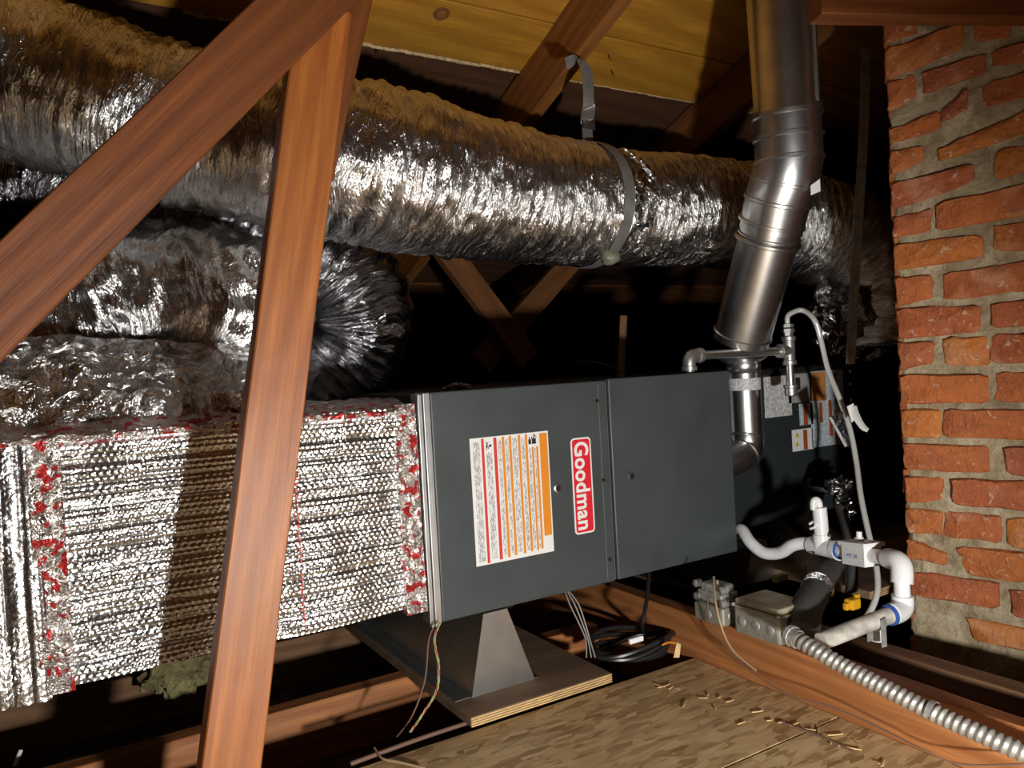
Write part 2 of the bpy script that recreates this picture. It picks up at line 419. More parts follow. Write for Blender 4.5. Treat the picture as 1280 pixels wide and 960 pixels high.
# ------------------------------------------------------------ the setting
fl = part('floor', MB().box((-2.5, -2.2, -.05), (5, 5.2, 0)), M['lath']); setp(fl, kind='structure')
SL = .364
def roofz(Y): return .79 + 1.49 - SL*Y          # underside of the sheathing
nrm_roof = V((0, -SL, -1)).normalized()
ceil = thing('ceiling', None, None, (0, 1.5, roofz(1.5)), kind='structure')
RX = 1.197                                        # the rafter in view
ys = [-2.1, -1.9, -1.7, -1.5, -1.3, -1.1, -.9, -.7, -.5, -.3, -.1, .1, .3, .5, .7, .88, 1.05, 1.2, 1.335, 1.485, 1.655, 1.825, 2.0, 2.17, 2.35, 2.53, 2.7, 2.88, 3.06, 3.25, 3.43, 3.62, 3.8, 4.0, 4.2]
for i in range(len(ys)-1):
    y0, y1 = ys[i], ys[i+1]; ym = (y0+y1)/2
    cuts = [-2.4, RX+.0, 4.9] if i % 2 else [-2.4, -.3, RX, 2.9, 4.9]
    for a, b_ in zip(cuts[:-1], cuts[1:]):
        recess = .014 if 1.83 > ym > 1.99 else random.uniform(0, .004)
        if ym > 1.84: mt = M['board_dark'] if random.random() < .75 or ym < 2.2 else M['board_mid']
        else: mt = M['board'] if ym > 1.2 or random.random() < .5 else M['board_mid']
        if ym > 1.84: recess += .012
        dz = V((0, 0, recess+.011))
        dy = random.uniform(-.004, .004)
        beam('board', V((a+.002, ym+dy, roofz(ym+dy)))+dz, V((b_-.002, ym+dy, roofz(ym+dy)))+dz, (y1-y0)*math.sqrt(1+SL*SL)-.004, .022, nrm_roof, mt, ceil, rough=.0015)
# ragged split lip along the lower edge of the golden boards
mb = MB()
for (xa, xb, yy) in ((.3, 1.17, 1.825), (1.24, 3.0, 1.82)):
    x = xa
    while x < xb:
        L_ = random.uniform(.015, .06); h_ = random.uniform(.003, .009); k = random.uniform(0, .006)
        c = [V((x, yy-.003+k, roofz(yy)-.001)), V((x+L_, yy-.003+k, roofz(yy)-.001)), V((x+L_*.8, yy+h_, roofz(yy+h_)+.004)), V((x+L_*.2, yy+h_*1.3, roofz(yy+h_)+.004))]
        mb.prism(c, (0, 0, .008)); x += L_*random.uniform(.7, 1.05)
so = part('splintered_edge', mb, M['splinter'], ceil, label='pale splintered edge along a golden board'); so['kind'] = 'stuff'
def knot(px, py, rad):
    d = P(px, py, t=1)-CAM; t_ = (roofz(0)-CAM.z)/(d.z+SL*d.y); c = CAM+d*t_; n_ = nrm_roof
    part('knot', MB().lathe(c-n_*.002, c+n_*.0012, [(0, rad), (.7, rad), (1, rad*.8)], 18), M['board_mid'], ceil, label='round knot in a golden board')
    part('knot_heart', MB().lathe(c, c+n_*.0018, [(0, rad*.55), (.8, rad*.5), (1, rad*.3)], 12), M['rafter'], ceil)
knot(552, 17, .022)
for (px, py) in ((760, 68), (764, 88), (648, 92), (470, 62)):
    d = P(px, py, t=1)-CAM; t_ = (roofz(0)-CAM.z)/(d.z+SL*d.y); c = CAM+d*t_
    part('nail', MB().cyl(c-nrm_roof*.003, c+nrm_roof*.02+V((.004, 0, 0)), .0018, .001, 6), M['seam'], ceil)
# walls well out of sight that close the attic
def wallboards(name, p0, p1, h, nrm):
    w_ = thing(name, None, None, p0, kind='structure')
    mb = MB(); p0 = V(p0); p1 = V(p1); n = V(nrm)*.02
    mb.hexa([p0, p1, p1+n, p0+n, p0+V((0,0,h)), p1+V((0,0,h)), p1+n+V((0,0,h)), p0+n+V((0,0,h))])
    part('sheathing', mb, M['wallwood'], w_)
wallboards('wall_left', (-2.4, -2.1, 0), (-2.4, 4.2, 0), 3.1, (-1, 0, 0))
wallboards('wall_right', (4.9, -2.1, 0), (4.9, 4.2, 0), 3.1, (1, 0, 0))
wallboards('wall_near', (-2.4, -2.1, 0), (4.9, -2.1, 0), 3.1, (0, -1, 0))
wallboards('wall_far', (-2.4, 4.2, 0), (4.9, 4.2, 0), .9, (0, 1, 0))

def timber(name, label, cat, p0, p1, wide, thick, face, m, group=None, **k):
    o = beam(name, p0, p1, wide, thick, face, m, **k); return setp(o, label, cat, group)
def raft(X, y0, y1, label, m=None):
    dz = .07
    timber('rafter', label, 'rafter', (X, y0, roofz(y0)-dz), (X, y1, roofz(y1)-dz), .14, .04, (1, 0, 0), m or M['rafter'])
raft(RX, -1.9, 3.9, 'sloping brown rafter that the grey duct strap hangs from')
raft(1.86, 1.3, 3.9, 'dark rafter beside the upper flue pipe, near the chimney', M['board_mid'])

# ridge brace and post at the front left
b0 = P(440, -52, Y=1.095); b1 = P(-80, 457, Y=1.095)
timber('diagonal_brace', 'reddish wooden brace slanting across the upper left corner', 'brace', b1+(b1-b0)*((b1.z-.16)/(b0.z-b1.z)), b0 + (b0-b1)*.35, .089, .038, (0, -1, 0), M['brace'])
p1_ = P(286, 960, Y=1.148); p0_ = P(393, 90, Y=1.148); dirp = (p0_-p1_).normalized()
foot = p1_ - dirp*((p1_.z-.128)/dirp.z)
timber('post', 'tall leaning fir post standing in front of the foil-wrapped plenum', 'post', foot, p0_+dirp*.10, .081, .038, (0, -1, 0), M['post'])
s0 = P(378, 215, Y=1.195); s1 = P(440, -60, Y=1.195)
timber('scab_board', 'short reddish board fixed behind the top of the leaning post', 'board', s0, s1+(s1-s0)*.4, .089, .036, (0, -1, 0), M['brace'])
# beam above the chimney
bz = .79+.55+.07
a_ = P(1019, 24, Z=bz-.07); c_ = P(1400, 28, Z=bz-.07)
timber('header_beam', 'dark horizontal beam crossing above the brick chimney', 'beam', (a_.x, a_.y, bz), (c_.x, c_.y, bz), .14, .04, V((-_F.x, -_F.y, 0)), M['brace'])

# ------------------------------------------------------------ joists and boards underfoot
JZ = .125
def xj(Y, x0, x1, label, m, top=JZ):
    timber('ceiling_joist', label, 'joist', (x0, Y, top/2), (x1, Y, top/2), top, .042, (0, -1, 0), m, seg=20, rough=.002)
xj(1.60, -1.6, 1.165, 'orange-lit joist running left from the plywood pad under the furnace', M['joist'])
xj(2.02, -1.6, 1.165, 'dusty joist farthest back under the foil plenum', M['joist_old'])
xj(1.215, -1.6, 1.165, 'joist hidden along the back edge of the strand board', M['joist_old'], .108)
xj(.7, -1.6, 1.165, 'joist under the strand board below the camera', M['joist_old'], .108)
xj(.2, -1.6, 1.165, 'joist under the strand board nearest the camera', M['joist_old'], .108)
yj = .218
timber('ceiling_joist', 'thick fir joist carrying the two steel junction boxes', 'joist', (1.222, -.6, yj/2), (1.222, 2.5, yj/2), yj, .04, (-1, 0, 0), M['joist'], rough=.002)
timber('ceiling_joist', 'brown joist behind the flexible conduit, at the chimney foot', 'joist', (1.385, -.6, .1), (1.385, 2.5, .1), .2, .045, (-1, 0, 0), M['joist_old'], rough=.002)
mb = MB(); mb.box((-1.6, .905, .110), (1.198, 1.27, .122))
solo('strand_board', mb, M['osb'], 'strip of strand board along the furnace pad, beyond the seam', 'board')
mb = MB(); mb.box((-1.6, -.4, .110), (1.198, .90, .122))
solo('strand_board', mb, M['osb'], 'large strand board sheet in the foreground, nearer the camera than the seam', 'board')

# plywood pad and its stand
def pad(x0, x1, y0, y1, z, label):
    t = thing('plywood_pad', label, 'plywood', ((x0+x1)/2, (y0+y1)/2, z))
    part('panel', MB().bbox((x0, y0, z), (x1, y1, z+.019), .0015), M['ply'], t)
    mb = MB()
    for k in range(4): mb.box((x0+.001, y0-.0012, z+.001+k*.0047), (x1-.001, y0+.001, z+.0035+k*.0047))
    part('veneer', mb, M['ply_edge'], t, label='pale layered plywood edge')
    return t
pad(.635, .968, 1.272, 2.15, .127, 'narrow dusty plywood pad under the left furnace stand')
pad(1.62, 2.35, 1.12, 2.15, .202, 'wide dirty plywood pad behind the junction boxes')
def stand(x0, x1, xt0, xt1, y0, y1, z0, z1, label):
    t = thing('support_stand', label, 'stand', ((x0+x1)/2, (y0+y1)/2, z0))
    th = .002
    part('end_panel', MB().prism([(x0, y0, z0), (x1, y0, z0), (xt1, y0, z1), (xt0, y0, z1)], (0, th, 0)), M['galv'], t)
    part('end_panel', MB().prism([(x0, y1, z0), (x1, y1, z0), (xt1, y1, z1), (xt0, y1, z1)], (0, -th, 0)), M['galv'], t)
    part('side_panel', MB().prism([(x0, y0+th, z0), (x0, y1-th, z0), (xt0, y1-th, z1), (xt0, y0+th, z1)], (th, 0, 0)), M['galv'], t)
    part('side_panel', MB().prism([(x1, y0+th, z0), (x1, y1-th, z0), (xt1, y1-th, z1), (xt1, y0+th, z1)], (-th, 0, 0)), M['galv'], t)
    part('top_plate', MB().box((xt0, y0+th, z1-th), (xt1, y1-th, z1)), M['galv'], t)
    mb = MB().box((x0-.035, y0+.004, z0), (x0-.001, y1, z0+.0015)); mb.box((x1+.001, y0+.004, z0), (x1+.012, y1, z0+.0015))
    part('foot_flange', mb, M['galv'], t)
FZ0, FZ1 = .307, .753
sx0 = P(590, 873, Z=.146); sx1 = P(670, 850, Z=.146)
q0 = P(604, 765, Y=sx0.y); q1 = P(634, 762, Y=sx0.y)
stand(sx0.x, sx1.x, q0.x, q1.x, sx0.y, 2.05, .1465, .3055, 'bare sheet-metal stand under the left end of the grey furnace')
sb = P(868, 765, Z=.2215); 
stand(1.50, 1.62, 1.535, 1.585, 1.39, 2.05, .2, .3055, 'bare sheet-metal stand under the right end of the furnace')

# ------------------------------------------------------------ furnace
FY = 1.35; FX0 = P(540, 600, Y=FY).x; FX1 = P(915, 575, Y=FY).x; XS = P(764, 600, Y=FY).x
fur = thing('furnace', 'horizontal charcoal-painted gas furnace with warning label and red Goodman badge', 'furnace', ((FX0+FX1)/2, 1.72, FZ0))
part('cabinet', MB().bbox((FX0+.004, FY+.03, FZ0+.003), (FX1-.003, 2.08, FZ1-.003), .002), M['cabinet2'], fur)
d1 = part('door', MB().bbox((FX0+.006, FY, FZ0), (XS-.0025, FY+.03, FZ1), .003), M['cabinet'], fur)
d2 = part('door', MB().bbox((XS+.0025, FY-.004, FZ0+.002), (FX1, FY+.03, FZ1+.003), .003), M['cabinet'], fur)
part('seam', MB().box((XS-.0024, FY+.003, FZ0+.002), (XS+.0024, FY+.028, FZ1-.002)), M['seam'], fur)
part('edge_strip', MB().box((XS-.0245, FY-.0008, FZ0+.01), (XS-.0235, FY, FZ1-.01)).box((XS-.004, FY-.001, FZ0+.004), (XS-.0028, FY, FZ1-.002)), M['edge'], fur, label='thin worn bright line beside the door seam')
part('flange', MB().bbox((FX0-.022, FY-.004, FZ0+.002), (FX0-.0135, FY+.03, FZ1-.002), .001).bbox((FX0-.0125, FY-.008, FZ0-.004), (FX0-.006, FY+.03, FZ1), .001).bbox((FX0-.0045, FY-.002, FZ0), (FX0+.004, FY+.03, FZ1), .001), M['galv'], fur, label='bright galvanized flange at the left end')
for (px, py) in ((746, 501), (754, 600), (762, 699)):
    c = P(px, py, Y=FY); part('screw', MB().cyl((c.x, FY-.003, c.z), (c.x, FY, c.z), .0038, n=10), M['black'], fur)
for (px, py, dd, par, pl) in ((697, 610, 0, d1, 'galv'), (789, 595, -.004, d2, 'cabinet')):
    c = P(px, py, Y=FY+dd); y = FY+dd
    part('latch_ring', MB().lathe((c.x, y-.0025, c.z), (c.x, y, c.z), [(0, .0095), (.3, .0105), (1, .011)], 20), M[pl], par, True)
    part('keyhole', MB().cyl((c.x, y-.0032, c.z), (c.x, y-.0026, c.z), .0065, n=16).box((c.x-.0015, y-.0033, c.z-.0075), (c.x+.0015, y-.0026, c.z+.0075)), M['seam'], par)
# small handling dents and corner clip
c = P(541, 775, Y=FY); part('corner_screw', MB().cyl((c.x-.004, FY-.012, FZ0+.002), (c.x-.004, FY, FZ0+.002), .004, n=8), M['white_plastic'], fur)

def rect(mb, x0, x1, z0, z1, y, th=.0004): return mb.box((x0, y-th, z0), (x1, y, z1))
# warning label
def mean(*a): return sum(a)/len(a)
la = [P(*q, Y=FY) for q in ((586, 548), (684, 539), (693, 690), (596, 707))]
lx0, lx1 = mean(la[0].x, la[3].x), mean(la[1].x, la[2].x); lz1, lz0 = mean(la[0].z, la[1].z), mean(la[2].z, la[3].z)
def lu(u): return lx0+(lx1-lx0)*u
def lv(v): return lz1+(lz0-lz1)*v
y = FY-.0002
lab = part('warning_label', rect(MB(), lx0, lx1, lz0, lz1, y), M['white'], d1, label='white warning label with red and orange stripes')
d1w = d1
def lp(name, rects, m, k=1, par=None):
    mb = MB()
    for (u0, u1, v0, v1) in rects: rect(mb, lu(u0), lu(u1), lv(v1), lv(v0), y-.0004*k, .0003)
    return part(name, mb, m, par or d1)
lp('label_red_stripes', [(.138, .17, .01, .99), (.29, .328, .01, .98)], M['red2'])
lp('label_orange_stripes', [(.394, .426, .01, .975), (.483, .515, .01, .97), (.60, .63, .01, .97), (.692, .722, .01, .965), (.775, .80, .12, .965), (.833, .86, .12, .96)], M['orange'])
lp('label_orange_panel', [(.882, .985, .015, .86)], M['orange'])
lp('label_small_print', [(.035, .115, .03, .97), (.195, .265, .12, .96), (.345, .385, .03, .95), (.435, .475, .03, .95), (.525, .592, .03, .95), (.64, .685, .03, .95), (.73, .768, .13, .95), (.808, .828, .13, .95)], M['print'])
mb = MB(); mk = y-.0004
def disc(mb, u, v, r, n=10): mb.cyl((lu(u), mk-.0003, lv(v)), (lu(u), mk, lv(v)), r, n=n)
rect(mb, lu(.735), lu(.77), lv(.095), lv(.055), mk, .0003); rect(mb, lu(.78), lu(.835), lv(.095), lv(.05), mk, .0003)
for a in range(3): rect(mb, lu(.745+a*.03), lu(.757+a*.03), lv(.055), lv(.035), mk, .0003)
part('label_pictogram', mb, M['ink'], d1); mb = MB()
disc(mb, .205, .075, .0022); disc(mb, .25, .07, .0028)
for (a, b_) in (((.19, .035), (.215, .065)), ((.225, .04), (.20, .07)), ((.215, .07), (.195, .10)), ((.235, .065), (.22, .095)), ((.8, .015), (.845, .04)), ((.80, .04), (.82, .018))):
    p = V((lu(a[0]), mk, lv(a[1]))); q = V((lu(b_[0]), mk, lv(b_[1]))); d = (q-p).normalized(); s = V((d.z, 0, -d.x))*.0008
    mb.prism([p-s, q-s, q+s, p+s], (0, -.0003, 0))
part('label_pictogram', mb, M['ink'], d1)['kind'] = 'stuff'
# badge
ba = [P(*q, Y=FY) for q in ((712, 548), (737, 546), (744, 666), (719, 667))]
bx0, bx1 = mean(ba[0].x, ba[3].x), mean(ba[1].x, ba[2].x); bz1, bz0 = mean(ba[0].z, ba[1].z), mean(ba[2].z, ba[3].z)
def rrect(x0, x1, z0, z1, r, y, n=6):
    pts = []
    for (cx, cz, a0) in ((x1-r, z1-r, 0), (x0+r, z1-r, 90), (x0+r, z0+r, 180), (x1-r, z0+r, 270)):
        for k in range(n+1):
            a = math.radians(a0+90*k/n); pts.append(V((cx+r*math.cos(a), y, cz+r*math.sin(a))))
    return pts
part('badge', MB().prism(rrect(bx0, bx1, bz0, bz1, .009, FY-.0002), (0, -.0012, 0)), M['white'], d1, label='white-edged rounded badge plate')
part('badge_field', MB().prism(rrect(bx0+.0035, bx1-.0035, bz0+.0035, bz1-.0035, .0065, FY-.0015), (0, -.0004, 0)), M['red'], d1, label='red badge field')
def text_mesh(s, size, bold=.0):
    cu = bpy.data.curves.new('txt', 'FONT'); cu.body = s; cu.size = size; cu.offset = bold; cu.extrude = .0002; cu.align_x = 'CENTER'; cu.align_y = 'CENTER'; cu.space_character = 1.06
    o = bpy.data.objects.new('txt', cu); COL.objects.link(o); bpy.context.view_layer.update()
    me = bpy.data.meshes.new_from_object(o.evaluated_get(bpy.context.evaluated_depsgraph_get()))
    vs = [v.co.copy() for v in me.vertices]; fs = [tuple(p.vertices) for p in me.polygons]
    bpy.data.objects.remove(o); bpy.data.meshes.remove(me); return vs, fs
vs, fs = text_mesh('Goodman', .042, .0011)
xs = [v.x for v in vs]; yy = [v.y for v in vs]
Lw = max(xs)-min(xs); Lh = max(yy)-min(yy); sx = (bz1-bz0-.018)/Lw; sy = (bx1-bx0-.0155)/Lh
cx = (max(xs)+min(xs))/2; cy = (max(yy)+min(yy))/2
mb = MB(); mb.add([V(((bx0+bx1)/2+(v.y-cy)*sy, FY-.0023-v.z, (bz0+bz1)/2-(v.x-cx)*sx)) for v in vs], fs)
part('badge_lettering', mb, M['white'], d1, label='white lettering that reads downwards')

# ------------------------------------------------------------ coil cabinet on the right
CY = 1.51; CX1 = P(1065, 520, Y=CY).x
coil = thing('coil_cabinet', 'dark coil cabinet recessed to the right of the furnace, covered in labels', 'cabinet', ((FX1+CX1)/2, 1.8, FZ0))
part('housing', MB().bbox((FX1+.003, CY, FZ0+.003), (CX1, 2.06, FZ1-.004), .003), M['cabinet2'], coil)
part('top_trim', MB().box((FX1+.004, CY-.003, FZ1-.018), (CX1-.001, CY, FZ1-.005)), M['black'], coil)
def clab(name, x0, y0, x1, y1, m, k=0, lab=None):
    a = P(x0, (y0+y1)/2, Y=CY); b = P(x1, (y0+y1)/2, Y=CY); c = P((x0+x1)/2, y0, Y=CY); d = P((x0+x1)/2, y1, Y=CY)
    return part(name, rect(MB(), a.x, b.x, d.z, c.z, CY-.0003-k*.0005, .0004), m, coil, label=lab)
clab('rating_label', 955, 470, 989, 521, M['print'], lab='white label of fine grey print')
clab('data_label', 985, 467, 1014, 503, plain('grey_label', (.35, .35, .36), .5), lab='grey data label')
clab('data_label_block', 994, 472, 1000, 487, M['ink'], 1)
clab('caution_label', 1013, 463, 1055, 557, M['print_blue'], lab='tall caution label with orange corner')
clab('caution_corner', 1014, 465, 1032, 501, M['sand'], 1)
for (x0, y0, x1, y1) in ((1042, 466, 1046, 505), (1024, 503, 1028, 528), (1036, 500, 1040, 545), (1043, 512, 1046, 556)): clab('caution_stripe', x0, y0, x1, y1, M['rust'], 1)
clab('notice_label', 999, 504, 1016, 531, M['print_blue']); clab('notice_stripe', 1004, 505, 1009, 531, M['rust'], 1)
clab('notice_label', 990, 536, 1016, 563, M['white'], lab='small white label with yellow triangles'); clab('notice_stripe', 1004, 537, 1009, 562, M['rust'], 1)
for (px, py, m_, r) in ((1023, 474, 'ink', .0095), (1023, 490, 'ink', .0095), (996, 544, 'ylabel', .009), (996, 555, 'ylabel', .009)):
    c = P(px, py, Y=CY); yk = CY-.0013; r0 = r
    if m_ == 'ink':
        o_ = [V((c.x, yk, c.z+r)), V((c.x+r, yk, c.z)), V((c.x, yk, c.z-r)), V((c.x-r, yk, c.z))]; r *= .78
        i_ = [V((c.x, yk-.0004, c.z+r)), V((c.x+r, yk-.0004, c.z)), V((c.x, yk-.0004, c.z-r)), V((c.x-r, yk-.0004, c.z))]
        part('hazard_border', MB().prism(o_, (0, -.0003, 0)), M['ink'], coil)
        part('hazard_diamond', MB().prism(i_, (0, -.0003, 0)), M['sand'], coil)
        part('hazard_mark', MB().prism([V((c.x, yk-.0008, c.z+.0045)), V((c.x+.003, yk-.0008, c.z-.003)), V((c.x-.003, yk-.0008, c.z-.003))], (0, -.0003, 0)), M['ink'], coil)
    else:
        part('hazard_triangle', MB().prism([V((c.x, yk, c.z+r)), V((c.x+r, yk, c.z-r*.7)), V((c.x-r, yk, c.z-r*.7))], (0, -.0003, 0)), M['ylabel'], coil)
        part('hazard_mark', MB().box((c.x-.001, yk-.0007, c.z-.003), (c.x+.001, yk-.0003, c.z+.003)), M['ink'], coil)
for (px, py) in ((1010, 610), (1066, 610)):
    c = P(px, py, Y=CY)
    part('grommet', MB().lathe((c.x, CY-.012, c.z), (c.x, CY, c.z), [(0, .017), (0.4, .021), (1, .023)], 18), M['black'], coil, True)
for (px, py) in ((1062, 464), (1062, 480), (1063, 500)):
    c = P(px, py, Y=CY); part('screw', MB().cyl((c.x, CY-.004, c.z), (c.x, CY, c.z), .004, n=8), M['white_plastic'], coil)
# condensate stub at the right edge of the furnace
# supply plenum in dark wrap, beyond the coil
def patch(x0, x1, z0, z1, y, step, f, back=.02, yback=None):
    """relief sheet facing -Y, closed into a slab; f(x,z) = height towards -Y"""
    nx = max(2, int((x1-x0)/step)); nz = max(2, int((z1-z0)/step))
    X, Zz = np.meshgrid(np.linspace(x0, x1, nx+1), np.linspace(z0, z1, nz+1)); H = f(X, Zz)
    mb = MB(); mb.v = [(a, y-h, c) for a, h, c in zip(X.ravel(), H.ravel(), Zz.ravel())]
    w_ = nx+1
    mb.f = [(j*w_+i, j*w_+i+1, (j+1)*w_+i+1, (j+1)*w_+i) for j in range(nz) for i in range(nx)]
    yb = y+back if yback is None else yback
    border = [i for i in range(w_)] + [j*w_+nx for j in range(1, nz+1)] + [nz*w_+i for i in range(nx-1, -1, -1)] + [j*w_ for j in range(nz-1, 0, -1)]
    n0 = len(mb.v); mb.v += [(mb.v[i][0], yb, mb.v[i][2]) for i in border]; nb = len(border)
    for k in range(nb): k2 = (k+1) % nb; mb.f.append((border[k], n0+k, n0+k2, border[k2]))
    mb.f.append(tuple(range(n0, n0+nb))[::-1])
    return mb
def vnoise(x, z, s, seed=0):
    r = np.random.default_rng(seed).random((97, 97)); x = x*s; z = z*s
    xi = np.floor(x).astype(int); zi = np.floor(z).astype(int); fx = x-xi; fz = z-zi; fx = fx*fx*(3-2*fx); fz = fz*fz*(3-2*fz)
    g = lambda a, b: r[a % 97, b % 97]
    return (g(xi, zi)*(1-fx)+g(xi+1, zi)*fx)*(1-fz)+(g(xi, zi+1)*(1-fx)+g(xi+1, zi+1)*fx)*fz-.5
def bubbles(x, z):
    q = .0105; row = np.floor(z/(q*.87)); bx = ((x+row*q*.5)/q) % 1-.5; bz = (z/(q*.87)) % 1-.5
    return np.sqrt(np.clip(1-(bx**2+bz**2)/.2, 0, 1))
def wrap_h(x, z):
    x = x+.004*vnoise(x, z, 30, 2); zz = z+.006*vnoise(x, z, 5, 3)
    seam = np.abs(((zz/.034) % 1)-.5)*2
    return .0024*bubbles(x, zz)+.006*np.sqrt(np.clip(1-seam**4, 0, 1))+.012*vnoise(x, z, 7, 4)+.007*vnoise(x, z, 22, 5)
def wrap_v(x, z):
    seam = np.abs((((x+.003*vnoise(x, z, 8, 8))/.024) % 1)-.5)*2
    return .0015*bubbles(z, x)+.007*np.sqrt(np.clip(1-seam**3, 0, 1))+.012*vnoise(x, z, 9, 6)+.006*vnoise(x, z, 25, 7)
plen2 = thing('supply_plenum', 'black-wrapped supply plenum between the coil cabinet and the chimney', 'duct', (CX1+.4, 1.8, FZ0-.02))
part('wrap', patch(CX1+.004, CX1+.85, FZ0-.01, FZ1+.004, CY-.006, .005, lambda x, z: .6*wrap_h(x, z), yback=2.1), M['foil_black'], plen2, True)
part('edge_tape', MB().bbox((CX1+.002, CY-.022, FZ1+.004), (CX1+.85, 2.1, FZ1+.012), .002), M['black'], plen2)

# ------------------------------------------------------------ foil plenum on the left
PZ0, PZ1, PY = .343, .728, 1.365
pl = thing('return_plenum', 'bubble-foil-wrapped plenum box joined to the left end of the furnace', 'duct', (.25, 1.7, PZ0))
xt0 = P(42, 700, Y=PY).x; xt1 = P(84, 700, Y=PY).x; xe = P(496, 600, Y=PY).x
part('side_wrap', patch(-.75, xt0+.012, PZ0-.012, PZ1, PY-.004, .003, wrap_v, yback=2.0), M['foil_bubble'], pl, True, label='foil wrap with upright ribs')
part('front_wrap', patch(xt1-.012, xe+.012, PZ0, PZ1, PY, .0025, wrap_h, yback=2.02), M['foil_bubble'], pl, True, label='foil bubble wrap with level quilted rows')
def tapef(x, z): return .006*np.abs(vnoise(x*2.5, z*.6, 30, 11))+.008*vnoise(x, z, 14, 12)+.004*np.abs(vnoise(x, z, 90, 13))
part('corner_tape', patch(xt0, xt1, PZ0-.006, PZ1+.002, PY-.011, .003, tapef, back=.012), M['tape'], pl, True, label='crinkled foil tape with red print')
part('joint_tape', patch(xe, FX0-.024, PZ0-.008, PZ1+.006, PY-.010, .003, tapef, yback=2.02), M['tape'], pl, True, label='crinkled foil tape with red print beside the flange')
xm = P(371, 650, Y=PY).x
mb = MB(); z = PZ0+.01
while z < PZ1-.02:
    mb.box((xm-.002+random.uniform(-.001, .001), PY-.0135, z), (xm+.001, PY-.010, z+.006)); z += .0105
o = part('printed_line', mb, M['red2'], pl, label='dotted red print line running up the wrap'); o['kind'] = 'stuff'
# crumpled lid strip with red-printed tape above the front
def topstrip():
    mb = MB(); n = 130; k = 6; vs = []
    for i in range(n+1):
        x = -.75+(FX0-.04+.75)*i/n
        for j in range(k+1):
            a = j/k; yy_ = PY-.02+.16*a; h = PZ1-.004+.022*math.sin(min(1, a*2.2)*1.57)+.010*mnoise.noise(V((x*22, a*4, 3)))+.006*mnoise.noise(V((x*70, a*9, 5)))
            vs.append((x, yy_+.006*mnoise.noise(V((x*30, a*3, 8))), h))
    fs = [(i*(k+1)+j, (i+1)*(k+1)+j, (i+1)*(k+1)+j+1, i*(k+1)+j+1) for i in range(n) for j in range(k)]
    b0 = len(vs); vs2 = [(v[0], v[1], PZ1-.012) for v in vs]
    mb.add(vs+vs2, fs+[tuple(i+b0 for i in f)[::-1] for f in fs]+[(i*(k+1), b0+i*(k+1), b0+(i+1)*(k+1), (i+1)*(k+1)) for i in range(n)])
    return mb
part('lid_tape', topstrip(), M['tape'], pl, True, label='crumpled foil lid edge with red-printed tape')
part('lid', MB().bbox((-.7, PY+.1, PZ1-.01), (FX0-.03, 2.0, PZ1+.006), .002), M['foil_crumple'], pl)

M['boot'] = foil('dark_crumpled_foil', 'crumple', base=(.3, .3, .3), rough=.2, fine=.6)
def crum_(c, r, seed, n=60, m=40):
    mb = MB(); mb.sphere((0, 0, 0), 1, n, m)
    mb.v = [tuple(V(c)+V((v[0]*r[0], v[1]*r[1], v[2]*r[2]))*(1+.25*mnoise.noise(V(v)*2.6+V((seed, 0, 0)))+.12*abs(mnoise.noise(V(v)*6+V((seed, 0, 0)))))) for v in mb.v]; return mb
# ------------------------------------------------------------ flexible ducts
def rib(amp, pitch, wr=.004, seed=0):
    def f(L, a, r, p):
        w = mnoise.noise(V((L*14, math.cos(a)*1.2+seed, math.sin(a)*1.2)))
        q = mnoise.noise(V((L*55+2*w, math.cos(a)*1.6, math.sin(a)*1.6+seed)))
        s = mnoise.noise(p*26+V((seed, 0, 0)))
        return amp*(math.sin(2*math.pi*(L/pitch+a/(2*math.pi)))-.2)+wr*(1.0*w+1.2*(abs(q)-.2)+.9*s)
    return f
def duct(name, label, pts, m, amp=.003, pitch=.032, wr=.006, seed=0, n=120, sub=44):
    c = [P(px, py, t=t) for (px, py, t, r) in pts]; r = [q[3] for q in pts]
    mb = MB().tube(c, r, n=n, sub=sub, disp=rib(amp, pitch, wr, seed), uv=True)
    mid = c[len(c)//2]
    t = thing(name, label, 'duct', (mid.x, mid.y, min(p.z for p in c)-max(r)))
    part('foil_jacket', mb, m, t, True)
    return t, c
main, mc = duct('flex_duct', 'long silver flexible duct slung under the roof from upper left to right', [
    (-330, 55, 1.36, .155), (-120, 75, 1.40, .155), (60, 108, 1.45, .155), (230, 160, 1.50, .152), (400, 196, 1.56, .160), (480, 212, 1.62, .166), (600, 238, 1.78, .160), (700, 253, 1.92, .153), (752, 260, 2.0, .150),
    (850, 265, 2.18, .153), (960, 275, 2.38, .160), (1045, 300, 2.45, .165), (1098, 365, 2.43, .16), (1104, 440, 2.40, .15)], M['foil'], seed=1)
duct('flex_duct', 'crumpled silver duct gathered down onto the foil plenum, left of the post', [
    (-260, 530, 1.60, .165), (-90, 470, 1.60, .175), (60, 422, 1.60, .185), (190, 388, 1.62, .192), (290, 394, 1.66, .175), (322, 430, 1.74, .125), (330, 500, 1.76, .11)], M['foil'], amp=.002, wr=.014, seed=5)
duct('flex_duct', 'dark glossy duct curving down behind the post, right side', [
    (260, 250, 1.85, .14), (340, 290, 1.85, .145), (405, 330, 1.88, .145), (440, 385, 1.92, .15), (425, 440, 1.93, .145), (360, 508, 1.88, .11)], M['foil_dark'], amp=.004, pitch=.03, seed=9)
duct('flex_duct', 'dim duct running off to the left under the long silver duct', [
    (-330, 250, 1.9, .12), (-100, 235, 1.9, .12), (40, 235, 1.92, .12), (200, 260, 1.95, .12), (330, 275, 2.0, .12)], M['foil_dark'], amp=.003, seed=13)

